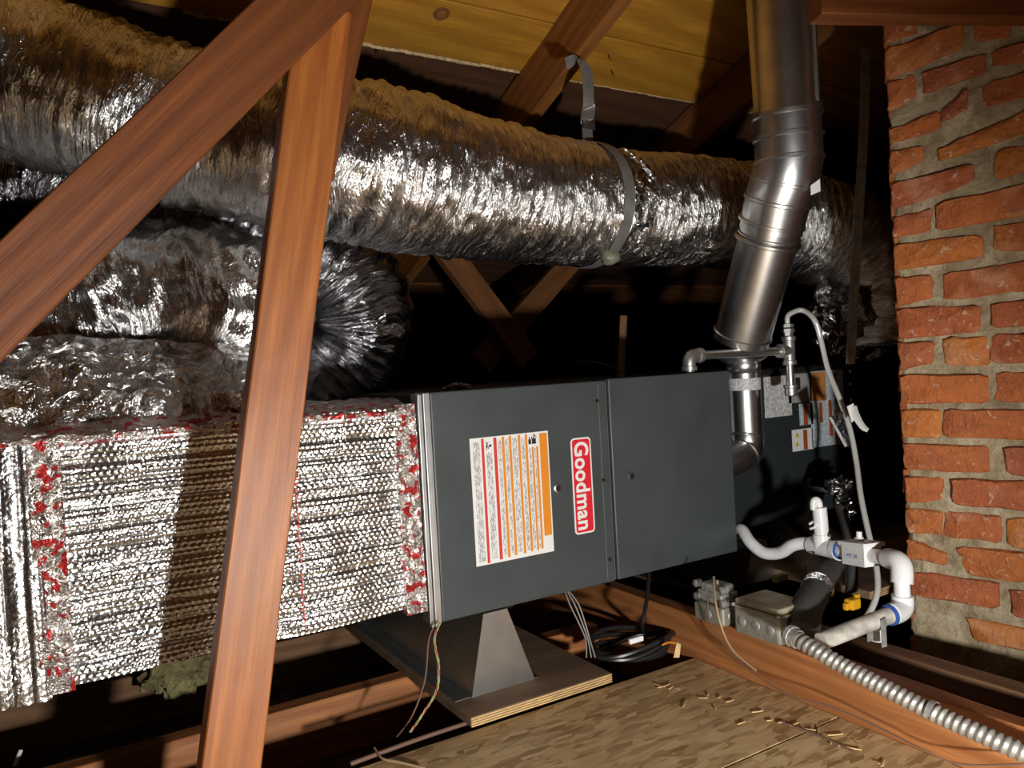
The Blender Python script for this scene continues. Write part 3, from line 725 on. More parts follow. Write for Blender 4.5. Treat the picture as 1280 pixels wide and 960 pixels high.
def skirt():
    mb = MB(); n = 150; k = 26; vs = []
    for i in range(n+1):
        a = i/n
        for j in range(k+1):
            b = j/k; x = -.55+.93*a+(.36-(-.55+.93*a))*.35*b*a
            fold = abs(mnoise.noise(V((a*26, b*2.2, 1))))*.035+abs(mnoise.noise(V((a*60, b*5, 4))))*.016
            vs.append((x, PY+.045+.17*b-fold-.03*math.sin(b*3.14), PZ1+.004+.17*b**.8*(1-.25*a*a)+.01*mnoise.noise(V((a*12, b*4, 9)))))
    fs = [(i*(k+1)+j, (i+1)*(k+1)+j, (i+1)*(k+1)+j+1, i*(k+1)+j+1) for i in range(n) for j in range(k)]
    m_ = len(vs); mb.add(vs+[(x, y+.004, z-.003) for x, y, z in vs], fs+[tuple(q+m_ for q in f)[::-1] for f in fs]); return mb
part('foil_skirt', skirt(), M['foil_crumple'], pl, True, label='loose crinkled foil skirt taped over the plenum top')
# collar band round the plenum take-off, crumpled end at right plenum
# strap: hangs from the rafter, passes round the duct
def ribbon(pts, width, th, m, name, parent, wdir=None, sub=8, label=None):
    c, _ = spline(pts, 0, sub); mb = MB(); vs = []; wd = [V(q) for q in wdir] if isinstance(wdir, list) else None
    for i, p in enumerate(c):
        T = (c[min(i+1, len(c)-1)]-c[max(i-1, 0)]).normalized(); w_ = V(wdir) if wd is None else wd[min(i//sub, len(wd)-1)]
        w_ = (w_-T*w_.dot(T)).normalized(); n_ = T.cross(w_)
        for (a, b) in ((-1, -1), (1, -1), (1, 1), (-1, 1)): vs.append(p+w_*(a*width/2)+n_*(b*th/2))
    fs = [(i*4+k, i*4+(k+1) % 4, (i+1)*4+(k+1) % 4, (i+1)*4+k) for i in range(len(c)-1) for k in range(4)]+[(0, 1, 2, 3), tuple(len(c)*4-4+k for k in range(4))]
    mb.add(vs, fs); return part(name, mb, m, parent, label=label)
c0 = mc[7].lerp(mc[8], .62); ax = (mc[9]-mc[7]).normalized(); R_ = .158
st = thing('hanger_strap', 'grey strap hanging from the rafter and looped round the silver duct', 'strap', c0-V((0, 0, R_)))
side = V((ax.x, ax.y, 0)).normalized(); out = V((side.y, -side.x, 0)).normalized()
if out.dot(_F) > 0: out = -out
up = V((0, 0, 1))
loop = [c0+out*(R_*math.sin(a))+up*(R_*math.cos(a)) for a in [math.radians(d) for d in range(5, 365, 15)]]
M['strap'] = plain('woven_grey_strap', (.30, .29, .28), .45, .5, .2)
ribbon(loop, .034, .0015, M['strap'], 'duct_loop', st, side)
topp = c0+up*R_; rb = V((RX+.018, 0, 0))
rp = V((RX-.03, topp.y-.015, roofz(topp.y)-.142))
hs = P(733, 80, t=1.86)
ribbon([topp+out*.02, topp+out*.02+up*.05, hs-up*.10, hs-up*.02, hs+up*.012-_R0*.02, hs-_R0*.05+up*.002], .034, .0015, M['strap'], 'hanger', st, side)
ribbon([topp+out*.026+up*.065, topp+out*.027+up*.03], .04, .002, M['galv'], 'buckle', st, side)
# silver tape patch beside the strap
n_ = 26; mb = MB(); vs = []
for i in range(n_+1):
    a = math.radians(40+95*i/n_)
    for j in range(9):
        s_ = .015+.085*j/8
        s_ = .02+(.035+.03*math.sin(math.pi*i/n_))*j/8*1.2
        rr_ = R_+.002+.004*mnoise.noise(V((i*.6, j*.7, 2)))
        vs.append(c0+ax*s_+out*(rr_*math.sin(a))+up*(rr_*math.cos(a)))
fs = [(i*9+j, (i+1)*9+j, (i+1)*9+j+1, i*9+j+1) for i in range(n_) for j in range(8)]
b0_ = len(vs); vs += [v-(v-c0).normalized()*.006 for v in vs]
mb.add(vs, fs+[tuple(q+b0_ for q in f)[::-1] for f in fs])
part('tape_patch', mb, M['foil_crumple'], main, True, label='bright wrinkled foil patch beside the strap')
part('tape_knot', crum_(c0+out*(R_*.50)-up*(R_*.90), (.026, .02, .02), 12, 16, 12), plain('grey_tape_ball', (.24, .24, .18), .5, .2, .3, .8), st, True, label='grey-green knot at the bottom of the loop')
# metal strap by the chimney
c = [P(1082, 60, t=2.1), P(1080, 150, t=2.1), P(1074, 260, t=2.12), P(1068, 360, t=2.14), P(1063, 455, t=2.16)]
t = thing('perforated_strap', 'long punched metal strap hanging in the dark beside the chimney', 'strap', c[-1])
ribbon(c, .026, .0016, M['lead'], 'strap', t, _R0)
for k in range(9):
    p = c[0].lerp(c[1], .25+k*.12) if k < 6 else c[1].lerp(c[2], (k-5)*.12)
    part('hole', MB().cyl(p-_F*.0016, p-_F*.0008, .0028, n=8), M['seam'], t)

# truss members seen in the gloom behind the furnace
def far(pa, pb, ya, yb, label, m, w_=.085):
    a = P(*pa, Y=ya); b = P(*pb, Y=yb); timber('truss_web', label, 'truss web', a, b, w_, .038, (0, -1, 0), m)
far((548, 300), (660, 450), 2.35, 2.35, 'truss web slanting down to the right behind the furnace', M['board_mid'])
far((745, 290), (600, 455), 2.42, 2.42, 'truss web slanting down to the left behind the furnace', M['board_mid'])
a = P(779, 395, t=2.35); b = P(775, 475, t=2.3)
timber('upright_stick', 'thin pale-topped stick upright behind the furnace', 'stick', b-V((0, 0, .9*0+.02)), a, .022, .012, -_F, M['joist_old'])

# ------------------------------------------------------------ flue
def ringprof(base, rings, w_=.012, h=.004):
    out_ = [(0, base)]
    for t_ in rings: out_ += [(t_-w_, base), (t_-w_*.4, base+h), (t_+w_*.4, base+h), (t_+w_, base)]
    out_.append((1, base)); return out_
FLX = P(931, 500, Y=1.462); fl0 = V((FLX.x, 1.462, 0))
flue = thing('flue_pipe', 'shiny galvanized flue pipe rising from the furnace through the roof', 'flue', (fl0.x, fl0.y, .5))
r3 = .043
zt = P(929, 455, Y=1.462).z; ze = P(931, 545, Y=1.462).z
# elbow into the furnace end
pe = [V((fl0.x, 1.462, zt)), V((fl0.x, 1.462, ze+.03)), V((fl0.x, 1.462, ze)), V((fl0.x-.02, 1.455, ze-.045)), V((FX1+.03, 1.445, ze-.075)), V((FX1+.002, 1.44, ze-.085))]
part('elbow', MB().tube(pe, [r3, r3, r3+.001, r3, r3, r3], n=32, sub=5), M['flue'], flue, True)
mb = MB()
for (i, tl) in ((2, 0), (3, .3), (4, .6)):
    mb = MB(); d = (pe[min(i+1, 5)]-pe[i-1]).normalized(); mb.lathe(pe[i]-d*.004, pe[i]+d*.004, [(0, r3), (.3, r3+.0035), (.7, r3+.0035), (1, r3)], 32, False)
    part('elbow_bead', mb, M['flue'], flue, True)
zl = P(930, 480, Y=1.462).z
mb = MB().lathe((fl0.x, fl0.y, zl-.016), (fl0.x, fl0.y, zl+.016), [(0, r3+.001), (1, r3+.001)], 32)
part('sticker', mb, M['print'], flue, True, label='white printed sticker')
mb = MB().lathe((fl0.x, fl0.y, zt-.025), (fl0.x, fl0.y, zt+.035), [(0, r3+.001), (.1, r3+.004), (.2, r3+.001), (.35, r3+.004), (.5, r3+.002), (.6, .058), (.75, .066), (.85, .07), (1, .072)], 36)
part('reducer', mb, M['flue'], flue, True)
pa = V((fl0.x, 1.462, zt+.03)); A0 = P(929, 415, t=1.99); A1 = P(965, 282, t=1.86); 
R6 = .0745
part('lower_pipe', MB().lathe(A0-(A1-A0)*.08, A1, ringprof(R6*.96, [.06, .92]), 40), M['flue'], flue, True)
B0 = P(986, 210, t=1.80); B1 = P(984, 150, t=1.79)
# segmented elbow: three gores
g = [A1-(A1-A0)*.04, P(972, 250, t=1.835), P(980, 228, t=1.815), P(986, 200, t=1.80), P(984, 145, t=1.79)]
part('adjustable_elbow', MB().tube([g[0], g[1], g[2], g[3], g[4]], [R6, R6+.002, R6+.004, R6+.002, R6], n=40, sub=1, smooth=False), M['flue'], flue, True)
mb = MB()
for q, d in ((P(960, 300, t=1.875), A1-A0), (P(965, 277, t=1.86), A1-A0), (g[1], g[2]-g[0]), (g[2], g[3]-g[1]), (g[3], g[4]-g[3]), (P(985, 172, t=1.795), g[4]-g[3]), (g[4], g[4]-g[3])):
    mb = MB(); d = d.normalized(); mb.lathe(q-d*.006, q+d*.006, [(0, R6+.001), (.25, R6+.0055), (.75, R6+.0055), (1, R6+.001)], 40, False)
    part('bead', mb, M['flue'], flue, True)
U0 = g[4]; U1 = P(975, -10, t=1.72); U2 = U1+(U1-U0)*1.9
part('upper_pipe', MB().lathe(U0, U2, ringprof(R6-.001, [.02]), 48), M['flue'], flue, True)
du = (U1-U0).normalized(); sidep = (-_F+_R0*.9).normalized()
mb = MB(); sp = (sidep-du*sidep.dot(du)).normalized()*(R6+.0006)
mb.tube([U0+sp, U2+sp], .0022, n=6, smooth=False); part('lock_seam', mb, M['flue'], flue, True)
mb = MB(); p = P(1013, 232, t=1.74); mb.prism([p, p+_R0*.022+V((0,0,.014)), p+_R0*.022+V((0,0,-.014)), p-V((0,0,.022))], -_F*.0008)
part('sticker', mb, M['white'], flue, label='small white sticker')
p = P(952, 226, t=1.75)
for q, d in ((P(1003, 226, t=1.752), 0), (P(966, 265, t=1.79), 0)):
    part('rivet', MB().lathe(q, q-_F*.006, [(0, .009), (.5, .006), (1, .001)], 14), M['flue'], flue, True)

# ------------------------------------------------------------ gas line
GY = 1.372
gas = thing('gas_pipe', 'steel gas pipe crossing in front of the flue, with elbow, tee and drip leg', 'pipe', P(925, 440, Y=GY))
e0 = P(863, 444, Y=GY); tee = P(985, 439, Y=GY); e0.z = tee.z = (e0.z+tee.z)/2
part('horizontal_pipe', MB().cyl(e0+V((.03, 0, 0)), tee-V((.012, 0, 0)), .0107, n=20), M['pipe'], gas, True)
part('elbow_fitting', MB().tube([V((e0.x-.006, GY, FZ1+.016)), V((e0.x-.005, GY, e0.z-.012)), V((e0.x+.004, GY, e0.z-.001)), V((e0.x+.026, GY, e0.z))], .0155, n=20, sub=5)
     .lathe((e0.x+.022, GY, e0.z), (e0.x+.036, GY, e0.z), [(0, .0165), (.1, .0185), (.9, .0185), (1, .0165)], 20)
     .lathe((e0.x-.006, GY, FZ1+.008), (e0.x-.006, GY, FZ1+.020), [(0, .0165), (.1, .0185), (.9, .0185), (1, .0165)], 20), M['fitting'], gas, True)
part('nipple', MB().cyl((e0.x-.006, GY, FZ1-.002), (e0.x-.006, GY, FZ1+.012), .0107, n=16), M['pipe'], gas, True)
tx = tee.x+.004
part('tee_fitting', MB().cyl((tx, GY, tee.z-.036), (tx, GY, tee.z+.036), .0155, n=20).lathe((tx, GY, tee.z+.026), (tx, GY, tee.z+.038), [(0, .0165), (.1, .0185), (.9, .0185), (1, .0165)], 20)
     .lathe((tx, GY, tee.z-.038), (tx, GY, tee.z-.026), [(0, .0165), (.1, .0185), (.9, .0185), (1, .0165)], 20).cyl((tx-.03, GY, tee.z), (tx, GY, tee.z), .0155, n=20)
     .lathe((tx-.04, GY, tee.z), (tx-.026, GY, tee.z), [(0, .0165), (.1, .0185), (.9, .0185), (1, .0165)], 20), M['fitting'], gas, True)
zc = P(985, 488, Y=GY).z
part('drip_leg', MB().cyl((tx, GY, zc), (tx, GY, tee.z-.03), .0107, n=16), M['pipe'], gas, True)
part('drip_cap', MB().lathe((tx, GY, zc-.016), (tx, GY, zc+.014), [(0, .013), (.1, .0165), (.7, .0165), (.75, .0185), (1, .0185)], 12), M['fitting'], gas, True)
zn = P(985, 405, Y=GY).z
part('flare_nut', MB().lathe((tx, GY, tee.z+.036), (tx, GY, zn), [(0, .011), (.1, .013), (.35, .013), (.36, .0165), (.62, .0165), (.64, .012), (.75, .0155), (.98, .0155), (1, .009)], 6), M['galv'], gas)
fp = [V((tx, GY, zn-.004)), V((tx, GY, zn+.018)), P(990, 391, Y=GY-.005), P(1003, 388, Y=GY-.015), P(1018, 400, t=2.02), P(1026, 425, t=2.02), P(1035, 462, t=2.0), P(1050, 500, t=1.96), P(1062, 535, t=1.93), P(1070, 575, t=1.9), P(1076, 620, t=1.84), P(1086, 668, t=1.78), P(1094, 700, t=1.74), P(1097, 735, t=1.7), P(1090, 760, t=1.68), P(1075, 785, t=1.66)]
solo('gas_flex_line', MB().tube(fp, .0068, n=12, sub=8), M['flexline'], 'pale flexible gas line looping from the drip-leg tee down past the chimney', 'gas line', smooth=True)
c = P(1050, 540, t=1.90)
tg = thing('line_tag', 'black and silver tag clipped on the flexible gas line', 'tag', P(1060, 560, t=1.9))
def quad(px, t_, th=.001): return MB().prism([P(*q, t=t_) for q in px], -_F*th)
part('card', quad([(1036, 522), (1053, 514), (1064, 558), (1057, 559)], 1.91), M['foil_black'], tg)
part('card_edge', quad([(1036, 522), (1039, 521), (1059, 557), (1056, 559)], 1.905), M['lead'], tg)
tg = thing('line_tag', 'curled white tag clipped on the flexible gas line nearest the chimney', 'tag', P(1075, 535, t=1.88))
part('card', MB().tube([P(1066, 508, t=1.885), P(1070, 520, t=1.88), P(1078, 533, t=1.875), P(1085, 538, t=1.87)], [.009, .009, .0075, .005], n=4, sub=4), M['white'], tg)
part('clip', quad([(1058, 508), (1066, 504), (1070, 522), (1064, 528)], 1.885, .004), M['white_plastic'], tg)

part('crumpled_boot', crum_(P(1075, 395, t=2.42), (.17, .12, .15), 6), M['boot'], main, True, label='crumpled dark foil where the duct drops to the plenum')

# ------------------------------------------------------------ refrigerant lines wrapped in foil
rl = thing('refrigerant_lines', 'foil-crumpled refrigerant lines dropping from the coil cabinet', 'pipe', P(1055, 650, t=2.0))
a0 = P(1066, 610, Y=CY-.01); a1 = P(1010, 610, Y=CY-.01)
part('suction_line', MB().tube([a0, P(1056, 612, t=2.08), P(1047, 625, t=2.03), P(1055, 650, t=1.98), P(1064, 690, t=1.9), P(1066, 740, t=1.84)], .013, n=12), M['armaflex'], rl, True)
part('liquid_line', MB().tube([a1, P(1025, 612, t=2.1), P(1045, 618, t=2.05), P(1052, 645, t=2.0), P(1058, 690, t=1.92), P(1060, 740, t=1.86)], .006, n=10), M['fitting'], rl, True)
def crum(c, r, seed, n=26, m=18):
    mb = MB(); mb.sphere((0, 0, 0), 1, n, m)
    mb.v = [tuple(V(c)+V((v[0]*r[0], v[1]*r[1], v[2]*r[2]))*(1+.55*mnoise.noise(V(v)*2.6+V((seed, 0, 0)))+.2*mnoise.noise(V(v)*7+V((seed, 0, 0))))) for v in mb.v]; return mb
part('foil_wrap', crum(P(1052, 608, t=2.04), (.042, .03, .022), 1), M['boot'], rl)
part('foil_wrap', crum(P(1056, 632, t=2.0), (.02, .02, .042), 4), M['boot'], rl)

# ------------------------------------------------------------ PVC condensate drain
pv = thing('condensate_drain', 'white PVC drain with trap tee, float switch and elbows beside the chimney', 'pipe', P(1060, 700, t=1.65))
ho = [P(921, 662, t=1.93), P(928, 663, t=1.90), P(938, 678, t=1.86), P(955, 691, t=1.83), P(975, 691, t=1.80), P(990, 682, t=1.77), P(1005, 679, t=1.75), P(1018, 682, t=1.73)]
part('drain_hose', MB().tube(ho, .0142, n=18, sub=6), M['pvc'], pv, True)
tc_ = P(1028, 684, t=1.70)
part('tee_fitting', MB().cyl(P(1014, 681, t=1.735), P(1046, 688, t=1.66), .019, n=20).cyl(tc_, P(1027, 668, t=1.70), .019, n=20)
     .lathe(P(1044, 687, t=1.665), P(1050, 689, t=1.65), [(0, .0205), (1, .0205)], 20), M['pvc'], pv, True)
part('vent_riser', MB().tube([tc_, P(1026, 655, t=1.70), P(1024, 634, t=1.70)], .0155, n=18), M['pvc'], pv, True)
part('vent_hook', MB().tube([P(1024, 640, t=1.70), P(1024, 630, t=1.70), P(1021, 625, t=1.70), P(1017, 627, t=1.70), P(1017, 637, t=1.70)], .0075, n=12), M['pvc'], pv, True)
part('clip', MB().tube([P(1012, 655, t=1.71), P(1018, 652, t=1.70), P(1019, 658, t=1.69), P(1013, 661, t=1.70)], .003, n=8), M['pvc'], pv, True)
pA = P(1050, 688, t=1.65); pB = P(1112, 698, t=1.50)
part('horizontal_pipe', MB().cyl(P(1044, 687, t=1.665), pB, .0145, n=20), M['pvc'], pv, True)
d = (pB-pA).normalized(); q0 = pA.lerp(pB, .22); q1 = pA.lerp(pB, .68)
sw = part('float_switch', MB().hexa([q0+V((0, 0, -.022))-_F*.0-d.cross(up)*.02, q1+V((0, 0, -.022))-d.cross(up)*.02, q1+V((0, 0, -.022))+d.cross(up)*.02, q0+V((0, 0, -.022))+d.cross(up)*.02,
    q0+V((0, 0, .02))-d.cross(up)*.02, q1+V((0, 0, .02))-d.cross(up)*.02, q1+V((0, 0, .02))+d.cross(up)*.02, q0+V((0, 0, .02))+d.cross(up)*.02])
    .hexa([q0-d*.006+V((0, 0, .018))-d.cross(up)*.025, q1+d*.006+V((0, 0, .018))-d.cross(up)*.025, q1+d*.006+V((0, 0, .018))+d.cross(up)*.025, q0-d*.006+V((0, 0, .018))+d.cross(up)*.025,
    q0-d*.006+V((0, 0, .026))-d.cross(up)*.025, q1+d*.006+V((0, 0, .026))-d.cross(up)*.025, q1+d*.006+V((0, 0, .026))+d.cross(up)*.025, q0-d*.006+V((0, 0, .026))+d.cross(up)*.025]), M['pvc'], pv)
qq = q0.lerp(q1, .45)
part('switch_stem', MB().lathe(qq+V((0, 0, .026)), qq+V((0, 0, .046)), [(0, .009), (.4, .009), (.42, .006), (1, .0055)], 14), M['white_plastic'], sw, True)
part('switch_print', MB().prism([q0.lerp(q1, .15)+d.cross(up)*.0203+V((0, 0, -.006)), q0.lerp(q1, .7)+d.cross(up)*.0203+V((0, 0, -.006)), q0.lerp(q1, .7)+d.cross(up)*.0203+V((0, 0, .001)), q0.lerp(q1, .15)+d.cross(up)*.0203+V((0, 0, .001))], d.cross(up)*.0004), printed('blue_lettering', (.75, .78, .85), (.05, .08, .3), (200, 200, 300)), sw)
part('primer_ring', MB().lathe(pA.lerp(pB, .0), pA.lerp(pB, .035), [(0, .0195), (1, .0195)], 18).lathe(pB-d*.006, pB-d*.001, [(0, .0192), (1, .0192)], 18), M['blue'], pv, True)
eC = P(1126, 703, t=1.46); eD = P(1127, 724, t=1.45)
part('elbow_fitting', MB().tube([pB-d*.004, pB.lerp(eC, .7), eC+(eD-eC)*.35+V((0.002, 0, 0)), eD-V((0, 0, .008))], .0198, n=20, sub=6), M['pvc'], pv, True)
eE = P(1128, 752, t=1.45)
part('drop_pipe', MB().cyl(eD, eE, .0145, n=18), M['pvc'], pv, True)
eF = P(1114, 768, t=1.42)
part('elbow_fitting', MB().tube([P(1128, 744, t=1.45), P(1128, 757, t=1.45), P(1124, 764, t=1.44), eF], .0195, n=20, sub=6), M['pvc'], pv, True)
dd = (P(1026, 802, t=1.36)-eF).normalized()
part('primer_ring', MB().lathe(eF, eF+dd*.006, [(0, .0197), (1, .0192)], 18), M['blue'], pv, True)
solo('old_drain_pipe', MB().cyl(eF+dd*.003, P(1026, 802, t=1.36), .0152, n=20), M['pvc_old'], 'grimy old drain pipe running from the white elbow towards the conduit', 'pipe', smooth=True)
stub = P(1098, 800, t=1.44); stb = P(1096, 772, t=1.44)
solo('pipe_stub', MB().lathe(stub, stb, [(0, .0145), (1, .0145)], 18), M['pvc'], 'short white pipe stub hanging below the grimy drain pipe', 'pipe', smooth=True)
m1 = eF.lerp(P(1026, 802, t=1.36), .22)
perp = dd.cross(up).normalized(); 
lp_ = [m1+perp*(.0175*math.cos(a))+dd.cross(perp)*(.0175*math.sin(a)) for a in [math.radians(x) for x in range(-20, 215, 20)]]
lp_ = [lp_[0]-V((0, 0, .05))]+lp_+[lp_[-1]-V((0, 0, .05))]
ps = thing('pipe_strap', 'grey punched strap bent over the grimy drain pipe', 'strap', m1-V((0, 0, .07)))
ribbon(lp_, .012, .0012, M['lead'], 'band', ps, dd, 3)

# black insulated line with silver tape
il = thing('insulated_line', 'black foam-insulated line banded with silver tape, behind the junction box', 'pipe', P(1010, 790, t=1.5))
ip = [P(1052, 690, t=1.80), P(1040, 708, t=1.72), P(1022, 735, t=1.62), P(1008, 762, t=1.54), P(1004, 790, t=1.50)]
part('insulation', MB().tube(ip, [.022, .026, .029, .031, .032], n=20, sub=6), M['armaflex'], il, True)
d = (ip[3]-ip[2]).normalized(); cB = ip[2]
part('tape_band', MB().lathe(cB-d*.014, cB+d*.016, [(0, .0305), (.3, .0325), (.6, .031), (1, .033)], 22), M['foil_crumple'], il, True)
# black wire drooping from the furnace bottom to the line
yc = P(1067, 754, t=1.72)
yt = thing('wire_connector', 'bright yellow plastic wire connector near the grimy drain pipe', 'wire connector', yc-V((0, 0, .01)))
part('body', MB().bbox((yc.x-.02, yc.y-.012, yc.z-.012), (yc.x+.012, yc.y+.012, yc.z+.012), .005).bbox((yc.x-.032, yc.y-.006, yc.z-.010), (yc.x-.019, yc.y+.006, yc.z+.006), .003), M['yellow'], yt)
part('wing', MB().bbox((yc.x+.006, yc.y-.004, yc.z+.008), (yc.x+.020, yc.y+.004, yc.z+.018), .002), M['yellow'], yt)

# ------------------------------------------------------------ junction boxes on the joist
JT = yj+.0015
def jbox(name, label, x0, x1, y0, y1, h, m, knock, lid=True):
    t = thing(name, label, 'electrical box', ((x0+x1)/2, (y0+y1)/2, JT-.02))
    part('body', MB().bbox((x0, y0, JT), (x1, y1, JT+h), .006), m, t)
    for k in range(knock):
        yk = y1-(y1-y0)*(k+.5)/knock*.95-.002
        part('knockout', MB().lathe((x0-.0015, yk, JT+h*.5), (x0+.0005, yk, JT+h*.5), [(0, .009), (.5, .0105), (1, .0112)], 18), M['lead'], t, True)
    part('knockout', MB().lathe(((x0+x1)/2, y0-.0015, JT+h*.5), ((x0+x1)/2, y0+.0005, JT+h*.5), [(0, .009), (.5, .0105), (1, .0112)], 18), M['lead'], t, True)
    return t
# positions from the photograph
ka = P(918, 805, Z=JT); kb = P(992, 812, Z=JT); 
bxs = jbox('junction_box', 'larger steel junction box with raised dusty cover, nearer the conduit', 1.187, 1.285, 1.02, 1.135, .055, M['steelbox'], 3)
part('cover', MB().bbox((1.183, 1.016, JT+.0555), (1.289, 1.139, JT+.059), .002), M['boxlid'], bxs)
part('raised_cover', MB().bbox((1.190, 1.022, JT+.060), (1.282, 1.133, JT+.072), .003), M['boxlid'], bxs)
for (x, y_) in ((1.187, 1.02), (1.187, 1.135), (1.285, 1.02)): part('screw', MB().cyl((x, y_, JT+.059), (x, y_, JT+.062), .004, n=10), M['lead'], bxs)
bx2 = jbox('junction_box', 'smaller steel box under the old zinc service switch', 1.185, 1.24, 1.165, 1.25, .04, M['steelbox'], 1)
sw2 = thing('service_switch', 'weathered zinc switch body bolted on the smaller steel box', 'switch', (1.212, 1.205, JT+.041))
z0 = JT+.042
part('body', MB().bbox((1.192, 1.175, z0), (1.236, 1.235, z0+.042), .006).bbox((1.188, 1.17, z0+.014), (1.24, 1.24, z0+.026), .003), M['lead'], sw2)
for y_ in (1.168, 1.244):
    for zz in (z0+.008, z0+.036):
        part('lug', MB().lathe((1.186, y_, zz), (1.204, y_, zz), [(0, .006), (.1, .0085), (.9, .0085), (1, .006)], 14), M['lead'], sw2, True)
        part('bolt', MB().cyl((1.183, y_, zz), (1.187, y_, zz), .004, n=6), M['fitting'], sw2)
part('top_screw', MB().cyl((1.2, 1.19, z0+.04), (1.2, 1.19, z0+.052), .003, n=8), M['fitting'], sw2)
part('top_screw', MB().cyl((1.222, 1.222, z0+.04), (1.222, 1.222, z0+.05), .003, n=8), M['fitting'], sw2)
# flexible steel conduit
cp = [P(992, 796, t=1.345), P(1012, 808, t=1.31), P(1060, 836, t=1.26), P(1110, 862, t=1.21), P(1165, 890, t=1.16), P(1220, 915, t=1.11), P(1290, 945, t=1.06), P(1400, 985, t=1.0)]
def bxd(L, a, r, p): return .0015*math.sin(2*math.pi*(L/.0105+a/(2*math.pi)))
con = thing('flexible_conduit', 'ribbed steel flexible conduit running along the joist to the lower right', 'conduit', cp[3])
part('armor', MB().tube(cp, .0128, n=20, sub=36, disp=bxd), M['bx'], con, True)
d = (cp[1]-cp[0]).normalized()
part('connector', MB().lathe(cp[0]-d*.018, cp[0]+d*.012, [(0, .013), (.3, .013), (.32, .0185), (.6, .0185), (.62, .017), (1, .0165)], 12), M['lead'], con)
p = P(1166, 880, t=1.15); q = P(1172, 915, t=1.14)
sc_ = thing('conduit_staple', 'small metal staple holding the conduit to the joist', 'staple', q)
d = (cp[5]-cp[4]).normalized(); pp = cp[4]
s1_ = d.cross(up).normalized()
arc = [pp+s1_*(.0165*math.cos(a))+s1_.cross(d)*(.0165*math.sin(a))*-1 for a in [math.radians(x) for x in range(0, 190, 15)]]
if arc[6].z < pp.z: arc = [pp*2-v for v in arc]
ribbon(arc, .008, .0014, M['lead'], 'band', sc_, d, 3)

# ------------------------------------------------------------ wires
def wire(name, label, pts, r, m, cat='wire', group=None): return solo(name, MB().tube(pts, r, n=8, sub=8), m, label, cat, group, True)
wire('thermostat_wire', 'thin brown wire hanging from the lower left furnace corner', [P(545, 779, t=1.46), P(536, 800, t=1.44), P(531, 850, t=1.42), P(515, 895, t=1.40), P(495, 922, t=1.42)], .0016, M['wire_brown'])
tw = thing('thermostat_wire', 'twisted red, green and tan wires hanging from the furnace corner onto the strand board', 'wire', P(513, 915, t=1.38))
for k, mm in enumerate(('wire_red', 'wire_green', 'wire_tan')):
    base = [P(550, 778, t=1.46), P(543, 800, t=1.44), P(548, 830, t=1.42), P(546, 862, t=1.40), P(530, 890, t=1.385), P(513, 915, t=1.38)]
    c, _ = spline(base, 0, 14); cc = [q+V((math.cos(i*.55+k*2.1), math.sin(i*.55+k*2.1), 0))*.0016 for i, q in enumerate(c)]
    part('strand', MB().tube(cc, .0012, n=6, smooth=False), M[mm], tw, True)
for k, (dx, lab_) in enumerate(((0, 'leftmost thin wire dropping from under the furnace to the black cable coil'), (6, 'middle thin wire dropping from under the furnace to the black cable coil'), (11, 'rightmost thin wire dropping from under the furnace to the black cable coil'))):
    wire('control_wire', lab_, [P(706+dx*.4, 738, t=1.72), P(712+dx, 755, t=1.70), P(724+dx*.7, 780, t=1.69), P(732+dx*.5, 800, t=1.68), P(733+dx, 822, t=1.66)], .0016, M['wire_grey'])
cb = thing('cable_coil', 'coiled black cable with a white tag lying beyond the strand board', 'cable', P(790, 820, Z=.13))
cc0 = P(790, 812, Z=.135)
for k in range(5):
    c = [cc0+V((math.cos(a)*(.088+.006*k), math.sin(a)*(.055+.004*k), .006*k+.01*math.sin(a*2+k))) for a in [math.radians(x+k*20) for x in range(0, 361, 30)]]
    part('loop', MB().tube(c, .0055, n=8, sub=4), M['bundle'], cb, True)
part('riser', MB().tube([cc0+V((.06, .03, .02)), P(803, 780, t=1.68), P(809, 745, t=1.72), P(812, 700, t=1.8)], .0045, n=8), M['bundle'], cb, True)
ptag = P(795, 800, t=1.60)
part('tag', MB().bbox((ptag.x-.018, ptag.y-.004, ptag.z-.005), (ptag.x+.018, ptag.y+.004, ptag.z+.006), .002), M['white_plastic'], cb, label='white plastic tag')
wire('splice_wire', 'short orange-tipped wire end sticking up by the black cable coil', [P(828, 806, t=1.6), P(836, 803, t=1.59), P(844, 804, t=1.58)], .0022, M['orange'])
wire('loose_cable', 'thin brown cable lying along the foot of the box joist', [P(885, 745, t=1.60), P(886, 775, t=1.57), P(905, 805, t=1.53), P(935, 836, t=1.47), P(985, 868, t=1.39), P(1040, 884, t=1.33), P(1090, 905, t=1.27), P(1150, 935, t=1.2), P(1200, 955, t=1.16), P(1285, 955, t=1.1)], .0016, M['wire_brown'])
wire('loose_cable', 'tan cable draped over the smaller steel box', [P(892, 722, t=1.62), P(895, 755, t=1.56), P(904, 790, t=1.54), P(918, 815, t=1.51), P(945, 838, t=1.46)], .002, M['wire_tan'])
wire('drain_cable', 'thin dark cable hanging from the furnace past the white tee', [P(1018, 690, t=1.7), P(1008, 705, t=1.69), P(1006, 725, t=1.68), P(1012, 738, t=1.66)], .0018, M['black'])
wire('top_cable', 'thin black cable arching above the back of the furnace', [P(705, 470, t=2.1), P(715, 458, t=2.1), P(735, 452, t=2.1), P(762, 458, t=2.1), P(775, 466, t=2.1)], .003, M['bundle'])
wire('flex_scrap', 'ribbed grey cable lying on the back edge of the strand board', [P(438, 955, Z=.126), P(520, 925, Z=.126), P(580, 905, Z=.126), P(640, 886, Z=.127), P(690, 872, Z=.127)], .004, M['wire_brown'], 'cable')
